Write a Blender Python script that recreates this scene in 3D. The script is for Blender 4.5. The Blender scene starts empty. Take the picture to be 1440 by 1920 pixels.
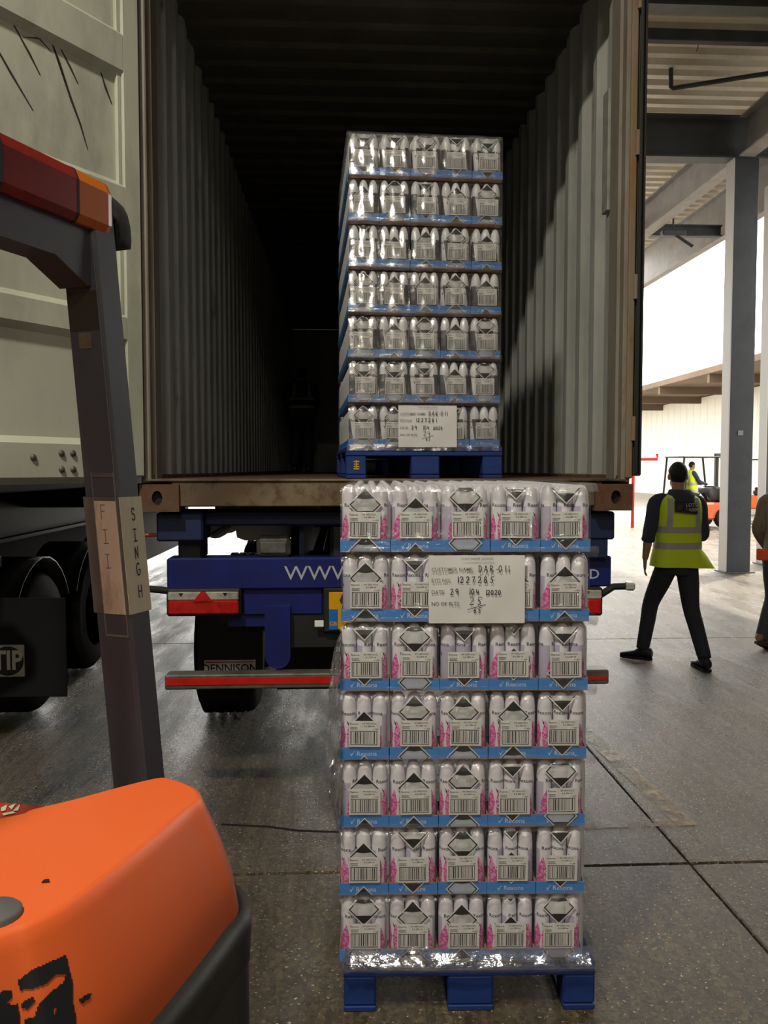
import bpy, bmesh, math, random
from mathutils import Vector, Matrix, Euler
random.seed(11)
scene = bpy.context.scene
C = scene.collection
R = math.radians
# ------------------------------------------------------------------ camera
YAW, PITCH, F, CAMZ = R(2.95), R(2.953), 1551.0, 1.72
cd = bpy.data.cameras.new('camera'); cam = bpy.data.objects.new('camera', cd); C.objects.link(cam)
cd.sensor_fit = 'HORIZONTAL'; cd.sensor_width = 36.0; cd.lens = 36.0*F/1440.0
cd.clip_start = 0.05; cd.clip_end = 500
cam.location = (0, 0, CAMZ); cam.rotation_euler = (R(90)-PITCH, 0, -YAW)
scene.camera = cam
# ------------------------------------------------------------------ sky, sun, exposure
w = bpy.data.worlds.new('sky'); scene.world = w; w.use_nodes = True
nt = w.node_tree; nt.nodes.clear()
sky = nt.nodes.new('ShaderNodeTexSky'); sky.sky_type = 'HOSEK_WILKIE'; sky.turbidity = 6.0; sky.ground_albedo = 0.4
sky.sun_direction = (0.45, 0.5, 0.74)
hsv = nt.nodes.new('ShaderNodeHueSaturation'); hsv.inputs['Saturation'].default_value = 0.08
bg = nt.nodes.new('ShaderNodeBackground'); bg.inputs['Strength'].default_value = 21.0
wo = nt.nodes.new('ShaderNodeOutputWorld')
nt.links.new(sky.outputs[0], hsv.inputs['Color']); tint = nt.nodes.new('ShaderNodeMix'); tint.data_type = 'RGBA'; tint.blend_type = 'MULTIPLY'; tint.inputs[0].default_value = 1.0; tint.inputs[7].default_value = (1.0, 0.965, 0.90, 1)
nt.links.new(hsv.outputs[0], tint.inputs[6]); nt.links.new(tint.outputs[2], bg.inputs['Color']); nt.links.new(bg.outputs[0], wo.inputs['Surface'])
sd = bpy.data.lights.new('sun', 'SUN'); sd.energy = 9.0; sd.angle = R(1.5); sd.color = (1, 0.95, 0.86)
so = bpy.data.objects.new('sun', sd); C.objects.link(so)
so.rotation_euler = Vector((-0.45, -0.42, -0.79)).to_track_quat('-Z', 'Y').to_euler()
vs = scene.view_settings
vs.view_transform = 'Standard'; vs.look = 'None'; vs.gamma = 1.0; vs.use_curve_mapping = False
vs.exposure = 0.0
scene.cycles.max_bounces = 10; scene.cycles.transparent_max_bounces = 24
scene.cycles.use_denoising = True

# ------------------------------------------------------------------ places: a sight line of the photograph met at a real distance
def ray(px, py):
    xn, yn = (px-720)/F, (960-py)/F
    return xn, math.cos(PITCH)+yn*math.sin(PITCH), yn*math.cos(PITCH)-math.sin(PITCH)
def site(X, d, z):
    return Vector((X*math.cos(YAW)+d*math.sin(YAW), -X*math.sin(YAW)+d*math.cos(YAW), z))
def P(px, py, d):
    x, f, u = ray(px, py); s = d/f
    return site(x*s, d, CAMZ+u*s)
def PY(px, py, y):
    x, f, u = ray(px, py)
    return P(px, py, y/(math.cos(YAW)-x/f*math.sin(YAW)))
def G(px, py, z=0.0):
    x, f, u = ray(px, py); s = (z-CAMZ)/u
    return site(x*s, f*s, z)

# ------------------------------------------------------------------ materials
def lin(c):
    if isinstance(c, str):
        c = [int(c[i:i+2], 16)/255 for i in (0, 2, 4)]
        return tuple((v/12.92 if v <= 0.04045 else ((v+0.055)/1.055)**2.4) for v in c)
    return tuple(c)
class NT:
    def __init__(s, name):
        s.m = bpy.data.materials.new(name); s.m.use_nodes = True; s.t = s.m.node_tree; s.t.nodes.clear()
        s.out = s.n('ShaderNodeOutputMaterial')
    def n(s, t, **kw):
        x = s.t.nodes.new(t)
        for k, v in kw.items():
            if k in x.inputs: x.inputs[k].default_value = v
            else: setattr(x, k, v)
        return x
    def l(s, a, b): s.t.links.new(a, b)
    def coord(s, scale=(1, 1, 1), kind='Object'):
        tc = s.n('ShaderNodeTexCoord'); mp = s.n('ShaderNodeMapping'); mp.inputs['Scale'].default_value = scale
        s.l(tc.outputs[kind], mp.inputs['Vector']); return mp.outputs[0]
    def noise(s, scale, detail=4, rough=0.55, stretch=(1, 1, 1), kind='Object', dist=0.0):
        n = s.n('ShaderNodeTexNoise', Scale=scale, Detail=detail, Roughness=rough, Distortion=dist)
        s.l(s.coord(stretch, kind), n.inputs['Vector']); return n.outputs[0]
    def ramp(s, sock, stops):
        r = s.n('ShaderNodeValToRGB'); e = r.color_ramp.elements
        while len(e) < len(stops): e.new(0.5)
        for i, (p, c) in enumerate(stops):
            e[i].position = p; e[i].color = (*c, 1) if len(c) == 3 else c
        s.l(sock, r.inputs[0]); return r.outputs[0]
    def mix(s, fac, a, b, mode='MIX'):
        x = s.n('ShaderNodeMix'); x.data_type = 'RGBA'; x.blend_type = mode
        for sk, v in ((x.inputs[0], fac), (x.inputs[6], a), (x.inputs[7], b)):
            if hasattr(v, 'is_output'): s.l(v, sk)
            elif isinstance(v, (int, float)): sk.default_value = v
            else: sk.default_value = (*v, 1)
        return x.outputs[2]
    def math(s, op, a, b=0.0, c=0.0):
        x = s.n('ShaderNodeMath'); x.operation = op
        for i, v in enumerate((a, b, c)):
            if hasattr(v, 'is_output'): s.l(v, x.inputs[i])
            else: x.inputs[i].default_value = v
        return x.outputs[0]
    def bump(s, sock, strength=0.3, dist=0.01):
        b = s.n('ShaderNodeBump', Strength=strength, Distance=dist); s.l(sock, b.inputs['Height']); return b.outputs[0]
    def pbr(s, col, rough=0.5, metal=0.0, normal=None, **kw):
        p = s.n('ShaderNodeBsdfPrincipled')
        for k, v in (('Base Color', col), ('Roughness', rough), ('Metallic', metal), *kw.items()):
            if hasattr(v, 'is_output'): s.l(v, p.inputs[k])
            elif k in ('Base Color', 'Emission Color', 'Coat Tint'): p.inputs[k].default_value = (*v, 1)
            else: p.inputs[k].default_value = v
        if normal is not None: s.l(normal, p.inputs['Normal'])
        s.l(p.outputs[0], s.out.inputs['Surface']); s.p = p; return p
MATS = {}
def mat(name, col, rough=0.5, metal=0.0, col2=None, scale=8.0, lo=0.4, hi=0.65, bump=0.0, bscale=60.0, stretch=(1, 1, 1), **kw):
    if name in MATS: return MATS[name]
    t = NT(name); c = lin(col); nrm = None
    if col2: c = t.ramp(t.noise(scale, 6, 0.65, stretch), [(lo, c), (hi, lin(col2))])
    if bump: nrm = t.bump(t.noise(bscale, 3), bump, 0.004)
    t.pbr(c, rough, metal, nrm, **kw); MATS[name] = t.m; return t.m
def concrete():
    t = NT('brushed concrete')
    big = t.noise(0.55, 5, 0.6)
    c = t.ramp(big, [(0.3, lin('4f4633')), (0.55, lin('6a5f4b')), (0.75, lin('7e735e'))])
    streak = t.noise(9, 4, 0.6, (2.2, 0.12, 1))
    c = t.mix(0.55, c, t.ramp(streak, [(0.35, (0.28, 0.26, 0.23)), (0.62, (1, 1, 1))]), 'MULTIPLY')
    v = t.n('ShaderNodeTexVoronoi', Scale=62.0); t.l(t.coord(), v.inputs['Vector'])
    peb = t.ramp(v.outputs['Color'], [(0.25, (0.42, 0.39, 0.33)), (0.6, (0.95, 0.9, 0.8)), (0.92, (1.5, 1.42, 1.25))])
    c = t.mix(0.75, c, peb, 'MULTIPLY')
    stain = t.noise(1.7, 6, 0.7, (1, 0.5, 1))
    c = t.mix(t.ramp(stain, [(0.54, (0, 0, 0)), (0.7, (0.6, 0.6, 0.6))]), c, lin('3a3328'))
    fleck = t.ramp(t.noise(75, 1, 0.4), [(0.68, (0, 0, 0)), (0.73, (1, 1, 1))])
    c = t.mix(fleck, c, lin('c4bda8'))
    grv = t.noise(34, 3, 0.6, (1.6, 0.05, 1)); agg = t.noise(70, 5, 0.75)
    h = t.math('ADD', t.math('MULTIPLY', grv, 0.8), t.math('MULTIPLY', agg, 1.1))
    r = t.ramp(t.noise(2.3, 5, 0.6, (1.6, 0.35, 1)), [(0.35, (0.17, 0.17, 0.17)), (0.7, (0.42, 0.42, 0.42))])
    t.pbr(c, r, 0, t.bump(h, 1.0, 0.011), **{'Specular IOR Level': 0.38}); return t.m
def film(name, lo, hi, haze, rough=0.16, bscale=38, bstr=0.9):
    t = NT(name)
    n1 = t.noise(bscale, 4, 0.6, (0.45, 1, 1)); n2 = t.noise(9, 3, 0.5, (0.5, 1, 1))
    nrm = t.bump(t.math('ADD', n1, t.math('MULTIPLY', n2, 2.4)), bstr, 0.006)
    g = t.n('ShaderNodeBsdfGlossy', Roughness=rough); g.inputs['Color'].default_value = (1, 1, 1, 1); t.l(nrm, g.inputs['Normal'])
    d = t.n('ShaderNodeBsdfDiffuse'); d.inputs['Color'].default_value = (0.72, 0.73, 0.74, 1)
    tr = t.n('ShaderNodeBsdfTransparent')
    m1 = t.n('ShaderNodeMixShader'); m1.inputs[0].default_value = haze; t.l(g.outputs[0], m1.inputs[1]); t.l(d.outputs[0], m1.inputs[2])
    fac = t.ramp(t.noise(7, 4, 0.6), [(0.35, (lo,)*3), (0.7, (hi,)*3)])
    m2 = t.n('ShaderNodeMixShader'); t.l(fac, m2.inputs[0]); t.l(tr.outputs[0], m2.inputs[1]); t.l(m1.outputs[0], m2.inputs[2])
    t.l(m2.outputs[0], t.out.inputs['Surface']); return t.m
def can_mat(name, dark):
    """Printed can: colours follow the angle round the can (object space) and the height."""
    t = NT(name); tc = t.n('ShaderNodeTexCoord'); sp = t.n('ShaderNodeSeparateXYZ'); t.l(tc.outputs['Object'], sp.inputs[0])
    x, y, z = sp.outputs
    th = t.math('ARCTAN2', x, t.math('MULTIPLY', y, -1.0))
    body = t.math('MULTIPLY', t.math('LESS_THAN', z, 0.138), 1.0)
    if dark:
        base = lin('e2e2e2'); inner = t.math('GREATER_THAN', t.math('ABSOLUTE', t.math('ADD', th, t.math('MULTIPLY', t.math('SUBTRACT', z, 0.09), 6.0))), 0.55)
        c = t.mix(t.math('MULTIPLY', body, inner), base, lin('4b4b50'))
    else:
        base = lin('dedbe0')
        back = t.math('MULTIPLY', body, t.math('GREATER_THAN', t.math('ABSOLUTE', t.math('SUBTRACT', th, 0.2)), 1.15))
        c = t.mix(back, base, lin('b6afc3'))
        wdt = t.math('MULTIPLY', t.math('SUBTRACT', 0.118, z), 14.0)
        off = t.math('ABSOLUTE', t.math('ADD', t.math('SUBTRACT', t.math('ABSOLUTE', th), 0.95), t.math('MULTIPLY', z, 4.0)))
        pk = t.math('MULTIPLY', t.math('LESS_THAN', off, wdt), t.math('LESS_THAN', off, 0.6))
        pat = t.ramp(t.noise(140, 2), [(0.45, lin('cf4a95')), (0.6, lin('e9a3c8'))])
        c = t.mix(pk, c, pat)
    t.pbr(c, 0.32, 0.0); return t.m
def worn(name, base, wear, scale, lo, hi, rough=0.6, stretch=(1, 1, 1), spots=None, bump=0.25):
    t = NT(name)
    n = t.noise(scale, 8, 0.7, stretch)
    c = t.ramp(n, [(lo, lin(base)), (hi, lin(wear))])
    c = t.mix(0.35, c, t.ramp(t.noise(1.6, 5, 0.6), [(0.3, (0.55, 0.55, 0.52)), (0.7, (1.1, 1.1, 1.1))]), 'MULTIPLY')
    if spots: c = t.mix(t.ramp(t.noise(spots[1], 8, 0.75, spots[4] if len(spots) > 4 else (1, 1, 1)), [(spots[2], (0, 0, 0)), (spots[3], (1, 1, 1))]), c, lin(spots[0]))
    t.pbr(c, rough, 0, t.bump(n, bump, 0.004)); return t.m
def scratched_paint():
    t = NT('door paint')
    c = t.ramp(t.noise(1.3, 6, 0.65, (1, 1, 0.5)), [(0.32, lin('a0a291')), (0.5, lin('bfc1ae')), (0.7, lin('cbccb9'))])
    grime = t.ramp(t.noise(2.4, 8, 0.7, (1, 1, 0.35)), [(0.5, (0, 0, 0)), (0.72, (0.7, 0.7, 0.7))])
    c = t.mix(grime, c, lin('85867a'))
    t.pbr(c, 0.55, 0, t.bump(t.noise(30, 5), 0.12, 0.004)); return t.m

M = dict(
 concrete=concrete(), joint=mat('joint sealant', '15130f', 0.8),
 deck=mat('roof deck steel', 'e3ddd0', 0.4, 0.0, 'd2cabb', 2.0),
 steel=mat('painted column steel', '4b5056', 0.5, 0, '3b4046', 3.0), steel_lt=mat('beam grey paint', 'a8a5a6', 0.5, 0, '979495', 3.0),
 col=mat('column steel paint', '3a3e45', 0.5, 0, '2e3238', 3.0), col_lit=mat('daylit column side', 'c9c6c2', 0.5), hivis_shaded=mat('shaded hi-vis vest', '3a3c1c', 0.8),  # column side pale as if daylit; vest is hi-vis with shade in its colour
 clad=mat('white cladding', 'e6e2d6', 0.5), brick=mat('warehouse wall paint', '85817a', 0.8, 0, '6f6b65', 1.0),
 rust=worn('rusty sill', '5c4630', '8f8062', 6, 0.42, 0.62, 0.8, (1, 1, 1), ('2e2118', 3.0, 0.48, 0.64)),
 rust_dark=worn('rusty casting', '5a3a24', '6b5440', 9, 0.4, 0.7, 0.8, (1, 1, 1), ('3a2115', 5.0, 0.52, 0.7)),
 post=worn('post paint', '8a8478', '7a6a55', 5, 0.45, 0.7, 0.6, (1, 1, 0.3), ('7a4a28', 2.6, 0.58, 0.68, (1, 1, 0.35))),
 post_rust=worn('rust streaked post', '857a66', '86603a', 3.2, 0.42, 0.60, 0.75, (1, 1, 0.3), ('5a3a20', 6, 0.6, 0.72, (1, 1, 0.4))),
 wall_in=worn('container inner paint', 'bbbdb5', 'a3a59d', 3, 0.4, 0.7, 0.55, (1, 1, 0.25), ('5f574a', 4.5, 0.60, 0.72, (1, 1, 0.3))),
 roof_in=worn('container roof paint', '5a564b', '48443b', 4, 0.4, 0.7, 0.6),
 ply=worn('plywood floor', '5f4a35', '43372a', 5, 0.4, 0.7, 0.7, (4, 0.5, 1)),
 door=scratched_paint(), gasket=mat('door gasket rubber', '23241f', 0.55), scratch=mat('scratch mark', '35352c', 0.7),
 cont_dark=worn('brown container paint', '2b201b', '201916', 4, 0.4, 0.7, 0.6),
 blue=mat('trailer blue paint', '15206a', 0.42, 0, '101848', 5.0, 0.4, 0.8), blue_dk=mat('dark blue paint', '15244a', 0.5),
 black=mat('matt black steel', '1b1b1b', 0.55, 0, '24231f', 9.0), rubber=mat('tyre rubber', '161616', 0.75, 0, '23211f', 12.0, bump=0.2),
 rim=mat('wheel rim', '6b675e', 0.5, 0.3, '3f3c36', 8.0), alu=mat('air tank paint', 'e2e2e0', 0.35), galv=mat('galvanised steel', '6f6d64', 0.5, 0.4, '55524a', 14.0),
 red_lens=mat('red lens', 'c2201c', 0.18, 0, 'a3140f', 30.0, **{'Coat Weight': 0.5}), red_tape=mat('red reflective tape', 'd2231b', 0.3, 0, 'b81b14', 10.0),
 white_lens=mat('clear lens', 'b9b5ac', 0.25, 0, '8d887d', 16.0), white=mat('white vinyl', 'f4f4f0', 0.5), grey_txt=mat('grey vinyl lettering', 'b4b8bd', 0.5),
 yellow=mat('yellow number plate', 'e3a513', 0.35), blue_plate=mat('blue plate strip', '1f6fc0', 0.4), amber_strip=mat('amber strip', 'b8791b', 0.5),
 orange=mat('orange truck paint', 'e0622b', 0.42, 0, 'e26632', 3.0), red_orange=mat('faded red panel', 'a83a20', 0.5, 0, '8c2f1b', 6.0),
 bumper=worn('scuffed black bumper', '1c1b19', '262521', 7, 0.4, 0.7, 0.5, (1, 1, 1), ('6b6454', 14, 0.66, 0.72, (3, 3, 0.5))),
 frame=mat('guard frame paint', '4e4e57', 0.5, 0, '45454d', 3.0), frame_scuff=mat('bare metal scuff', '8d8d8d', 0.4, 0.5),
 tape=worn('cream tape', 'cfc8ae', 'b3a98d', 8, 0.45, 0.75, 0.6, (1, 1, 0.3)), tape_grey=mat('grubby clear tape', '5d5a53', 0.4, 0, '6c685e', 8.0), tape_pale=worn('pale worn label', 'd8c9b4', 'a79a86', 22, 0.48, 0.66, 0.6, (1, 1, 0.25)),
 amber=mat('amber lens', 'c96a12', 0.3, 0, 'b85c0c', 9.0), dred=mat('dark red lens', '8c1c18', 0.32, 0, '641211', 9.0),
 ink=mat('black ink', '15151a', 0.6), print=mat('grey print', '6b6a68', 0.7), paper=mat('white paper', 'd8d6d2', 0.7), label=mat('carton label paper', 'd6d5d0', 0.6),
 hz=mat('black film print', '1c1c1c', 0.4), pale_print=None,
 tray=mat('blue printed carton', '3583cf', 0.5), kraft=mat('kraft board', 'a8774a', 0.8), logo=mat('pale blue print', 'b9d4ea', 0.5),
 can=can_mat('white can', False), can_dk=can_mat('dark can', True), can_txt=mat('can lettering', '26262c', 0.5), capm=mat('white cap plastic', 'dfdddd', 0.35),
 pallet=mat('blue pallet timber', '12347a', 0.7, 0, '0f2859', 7.0, 0.4, 0.7, bump=0.3, bscale=25, stretch=(0.4, 3, 3)), stencil=mat('yellow stencil', 'c9a53a', 0.6),
 film=film('pack film', 0.06, 0.16, 0.22, 0.10), film_hazy=film('hazy pack film', 0.16, 0.46, 0.06, 0.12, 14, 0.3), wrap=film('stretch wrap', 0.12, 0.34, 0.2, 0.17), wrap_gloss=film('tight glossy wrap', 0.3, 0.6, 0.10, 0.12, 26),
 skin=mat('skin', 'b98a6f', 0.55), hair=mat('dark hair', '1c1815', 0.7, bump=0.4, bscale=200), navy=mat('navy fleece', '3a3f50', 0.9, bump=0.3, bscale=150), trouser=mat('charcoal trousers', '35383f', 0.85, bump=0.2, bscale=90),
 hivis=mat('hi-vis yellow', 'e6ff30', 0.7, bump=0.2, bscale=12), reflect=mat('silver reflective tape', 'b9b7b2', 0.4), boot=mat('black boot', '28282c', 0.55), tan=mat('tan shoe', '7d6448', 0.7), khaki=mat('khaki jacket', '75685a', 0.85), hi_orange=mat('orange work panel', 'e2562a', 0.6),
 sole=mat('shoe sole', '141414', 0.7), eye=mat('eye white', 'e8e4de', 0.3), lip=mat('lips', '96584c', 0.5), tan_line=mat('worn floor paint', '9a8a6c', 0.6, 0, '7d725d', 5.0),
 cyan=mat('cable red', 'c03a22', 0.5), ltgrey=mat('light grey plastic', '8f9090', 0.5), shade=mat('lamp shade', '30302e', 0.5), glow=None)
t = NT('worn floor paint'); p_ = t.pbr(t.ramp(t.noise(6, 5), [(0.35, lin('8d7f66')), (0.7, lin('a6967a'))]), 0.5)
tr_ = t.n('ShaderNodeBsdfTransparent'); mx_ = t.n('ShaderNodeMixShader'); t.l(t.ramp(t.noise(11, 6, 0.7), [(0.36, (0.0,)*3), (0.6, (0.85,)*3)]), mx_.inputs[0])
t.l(tr_.outputs[0], mx_.inputs[1]); t.l(p_.outputs[0], mx_.inputs[2]); t.l(mx_.outputs[0], t.out.inputs['Surface']); M['tan_line'] = t.m
t = NT('milky film print'); d_ = t.n('ShaderNodeBsdfDiffuse'); d_.inputs['Color'].default_value = (0.75, 0.75, 0.72, 1); tr_ = t.n('ShaderNodeBsdfTransparent')
mx_ = t.n('ShaderNodeMixShader'); mx_.inputs[0].default_value = 0.5; t.l(tr_.outputs[0], mx_.inputs[1]); t.l(d_.outputs[0], mx_.inputs[2]); t.l(mx_.outputs[0], t.out.inputs['Surface']); M['pale_print'] = t.m
t = NT('lamp glow'); e_ = t.n('ShaderNodeEmission', Strength=12.0); e_.inputs['Color'].default_value = (1, 0.86, 0.62, 1); t.l(e_.outputs[0], t.out.inputs['Surface']); M['glow'] = t.m

# ------------------------------------------------------------------ mesh builder
class MB:
    def __init__(s): s.v, s.f, s.mi, s.sm = [], [], [], []
    def add(s, vs, fs, m=0, smooth=False, T=None):
        o = len(s.v)
        s.v += [tuple(T @ Vector(v)) for v in vs] if T is not None else [tuple(v) for v in vs]
        for f in fs: s.f.append([i+o for i in f]); s.mi.append(m); s.sm.append(smooth)
        return s
    def box(s, x0, x1, y0, y1, z0, z1, m=0, ch=0.0, T=None):
        if ch <= 0:
            vs = [(x, y, z) for x in (x0, x1) for y in (y0, y1) for z in (z0, z1)]
            return s.add(vs, [(0, 1, 3, 2), (4, 6, 7, 5), (0, 4, 5, 1), (2, 3, 7, 6), (0, 2, 6, 4), (1, 5, 7, 3)], m, False, T)
        c, h = ((x0+x1)/2, (y0+y1)/2, (z0+z1)/2), ((x1-x0)/2, (y1-y0)/2, (z1-z0)/2)
        ch = min(ch, *[q*0.9 for q in h]); vs, ix = [], {}
        for sx in (-1, 1):
            for sy in (-1, 1):
                for sz in (-1, 1):
                    sg = (sx, sy, sz)
                    for a in range(3):
                        ix[sg, a] = len(vs)
                        vs.append(tuple(c[k]+sg[k]*(h[k] if k == a else h[k]-ch) for k in range(3)))
        fs = []
        for a in range(3):
            b, d = (a+1) % 3, (a+2) % 3
            for s1 in (-1, 1):
                q = []
                for s2, s3 in ((-1, -1), (1, -1), (1, 1), (-1, 1)):
                    sg = [0, 0, 0]; sg[a], sg[b], sg[d] = s1, s2, s3; q.append(ix[tuple(sg), a])
                fs.append(q if s1 > 0 else q[::-1])
            for s2 in (-1, 1):
                for s3 in (-1, 1):
                    e = []
                    for s1 in (-1, 1):
                        sg = [0, 0, 0]; sg[a], sg[b], sg[d] = s1, s2, s3; e.append(tuple(sg))
                    fs.append([ix[e[0], b], ix[e[1], b], ix[e[1], d], ix[e[0], d]])
        for sx in (-1, 1):
            for sy in (-1, 1):
                for sz in (-1, 1): fs.append([ix[(sx, sy, sz), a] for a in range(3)])
        return s.add(vs, fs, m, False, T)
    def prism(s, poly, a0, a1, axis='y', m=0, T=None, smooth=False):
        n = len(poly); mk = {'x': lambda p, a: (a, p[0], p[1]), 'y': lambda p, a: (p[0], a, p[1]), 'z': lambda p, a: (p[0], p[1], a)}[axis]
        vs = [mk(p, a0) for p in poly]+[mk(p, a1) for p in poly]
        s.add(vs, [[i, (i+1) % n, n+(i+1) % n, n+i] for i in range(n)], m, smooth, T)
        return s.add(vs, [list(range(n))[::-1], list(range(n, 2*n))], m, False, T)
    def loft(s, rings, m=0, smooth=True, cap=True, closed=True, T=None):
        n = len(rings[0]); vs = [p for r in rings for p in r]; fs = []
        for i in range(len(rings)-1):
            for j in range(n if closed else n-1):
                k = (j+1) % n; fs.append([i*n+j, i*n+k, (i+1)*n+k, (i+1)*n+j])
        s.add(vs, fs, m, smooth, T)
        if cap: s.add(list(rings[0]), [list(range(n))[::-1]], m, False, T); s.add(list(rings[-1]), [list(range(n))], m, False, T)
        return s
    def tube(s, pts, r, seg=8, m=0, T=None, smooth=True, flat=1.0):
        pts = [Vector(p) for p in pts]; rings = []; up = None
        rr = r if isinstance(r, (list, tuple)) else [r]*len(pts)
        for i, p in enumerate(pts):
            d = (pts[min(i+1, len(pts)-1)]-pts[max(i-1, 0)]).normalized()
            if up is None: up = Vector((0, 0, 1)) if abs(d.z) < 0.9 else Vector((0, 1, 0))
            a = d.cross(up).normalized(); b = a.cross(d).normalized(); up = b
            rings.append([p+(a*math.cos(t)+b*flat*math.sin(t))*rr[i] for t in [2*math.pi*k/seg for k in range(seg)]])
        return s.loft(rings, m, smooth, True, True, T)
    def lathe(s, prof, seg=24, c=(0, 0, 0), axis='z', m=0, T=None, smooth=True):
        rings = []
        for r, h in prof:
            q = []
            for k in range(seg):
                a = 2*math.pi*k/seg; u, v = r*math.cos(a), r*math.sin(a)
                q.append({'z': (c[0]+u, c[1]+v, c[2]+h), 'x': (c[0]+h, c[1]+u, c[2]+v), 'y': (c[0]+v, c[1]+h, c[2]+u)}[axis])
            rings.append(q)
        return s.loft(rings, m, smooth, True, True, T)
    def ball(s, c, r, seg=14, rings=9, m=0, T=None):
        r = r if isinstance(r, (tuple, list)) else (r, r, r); L = []
        for i in range(rings+1):
            a = -math.pi/2+math.pi*(0.02+0.96*i/rings)
            L.append([(c[0]+r[0]*math.cos(a)*math.cos(2*math.pi*k/seg), c[1]+r[1]*math.cos(a)*math.sin(2*math.pi*k/seg), c[2]+r[2]*math.sin(a)) for k in range(seg)])
        return s.loft(L, m, True, True, True, T)
    def strokes(s, lines, w, m=0, T=None):
        """pen lines in the local x/z plane, facing -y"""
        for L in lines:
            for (x0, z0), (x1, z1) in zip(L, L[1:]):
                d = math.hypot(x1-x0, z1-z0) or 1e-6; nx, nz = -(z1-z0)/d*w/2, (x1-x0)/d*w/2; ex, ez = (x1-x0)/d*w/3, (z1-z0)/d*w/3
                s.add([(x0-nx-ex, 0, z0-nz-ez), (x1-nx+ex, 0, z1-nz+ez), (x1+nx+ex, 0, z1+nz+ez), (x0+nx-ex, 0, z0+nz-ez)], [(0, 1, 2, 3)], m, False, T)
        return s
    def mesh(s, name, mats):
        me = bpy.data.meshes.new(name); me.from_pydata(s.v, [], s.f); me.update()
        for q in (mats if isinstance(mats, (list, tuple)) else [mats]): me.materials.append(q)
        me.polygons.foreach_set('material_index', s.mi); me.polygons.foreach_set('use_smooth', s.sm)
        return me
    def build(s, name, mats, parent=None, world=False, loc=None):
        """one mesh object; world=True: the coordinates are scene coordinates, moved into an unrotated parent's space"""
        if world and parent is not None:
            L = Vector(parent.location); q = parent.parent
            while q is not None: L += Vector(q.location); q = q.parent
            s.v = [tuple(Vector(v)-L) for v in s.v]
        o = bpy.data.objects.new(name, s.mesh(name, mats)); C.objects.link(o)
        bm = bmesh.new(); bm.from_mesh(o.data); bmesh.ops.recalc_face_normals(bm, faces=bm.faces); bm.to_mesh(o.data); bm.free()
        if parent is not None: o.parent = parent
        if loc is not None: o.location = loc
        return o
def tag(o, label=None, cat=None, group=None, kind=None):
    for k, v in (('label', label), ('category', cat), ('group', group), ('kind', kind)):
        if v: o[k] = v
    return o
def thing(name, label, cat, loc=(0, 0, 0), rotz=0.0, group=None):
    o = bpy.data.objects.new(name, None); C.objects.link(o); o.empty_display_size = 0.1
    o.location = loc; o.rotation_euler = (0, 0, rotz); return tag(o, label, cat, group)
def struct(o): o['kind'] = 'structure'; return o
def copy_tree(o, parent=None):
    c = o.copy(); C.objects.link(c); c.parent = parent
    for ch in list(o.children): copy_tree(ch, c)
    return c
_txt = {}
def text_geo(s, size=1.0, bold=0.0, align='CENTER', width=1.0):
    """letters as flat faces in the x/z plane, facing -y"""
    k = (s, bold, align, width)
    if k not in _txt:
        cu = bpy.data.curves.new('lettering', 'FONT'); cu.body = s; cu.size = 1.0; cu.resolution_u = 2; cu.offset = bold; cu.align_x = align; cu.align_y = 'CENTER'
        o = bpy.data.objects.new('lettering', cu); C.objects.link(o)
        dg = bpy.context.evaluated_depsgraph_get(); me = o.evaluated_get(dg).to_mesh()
        _txt[k] = ([(v.co.x*width, 0.0, v.co.y) for v in me.vertices], [list(p.vertices) for p in me.polygons])
        bpy.data.objects.remove(o); bpy.data.curves.remove(cu)
    vs, fs = _txt[k]; return [(x*size, y, z*size) for x, y, z in vs], fs
def letters(mb, s, size, at, m=0, bold=0.0, align='CENTER', width=1.0, T=None):
    vs, fs = text_geo(s, size, bold, align, width)
    mb.add([(x+at[0], y+at[1], z+at[2]) for x, y, z in vs], fs, m, False, T)
def arc(cx, cz, rx, rz, a0, a1, n=8): return [(cx+rx*math.cos(R(a0+(a1-a0)*i/n)), cz+rz*math.sin(R(a0+(a1-a0)*i/n))) for i in range(n+1)]
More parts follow.
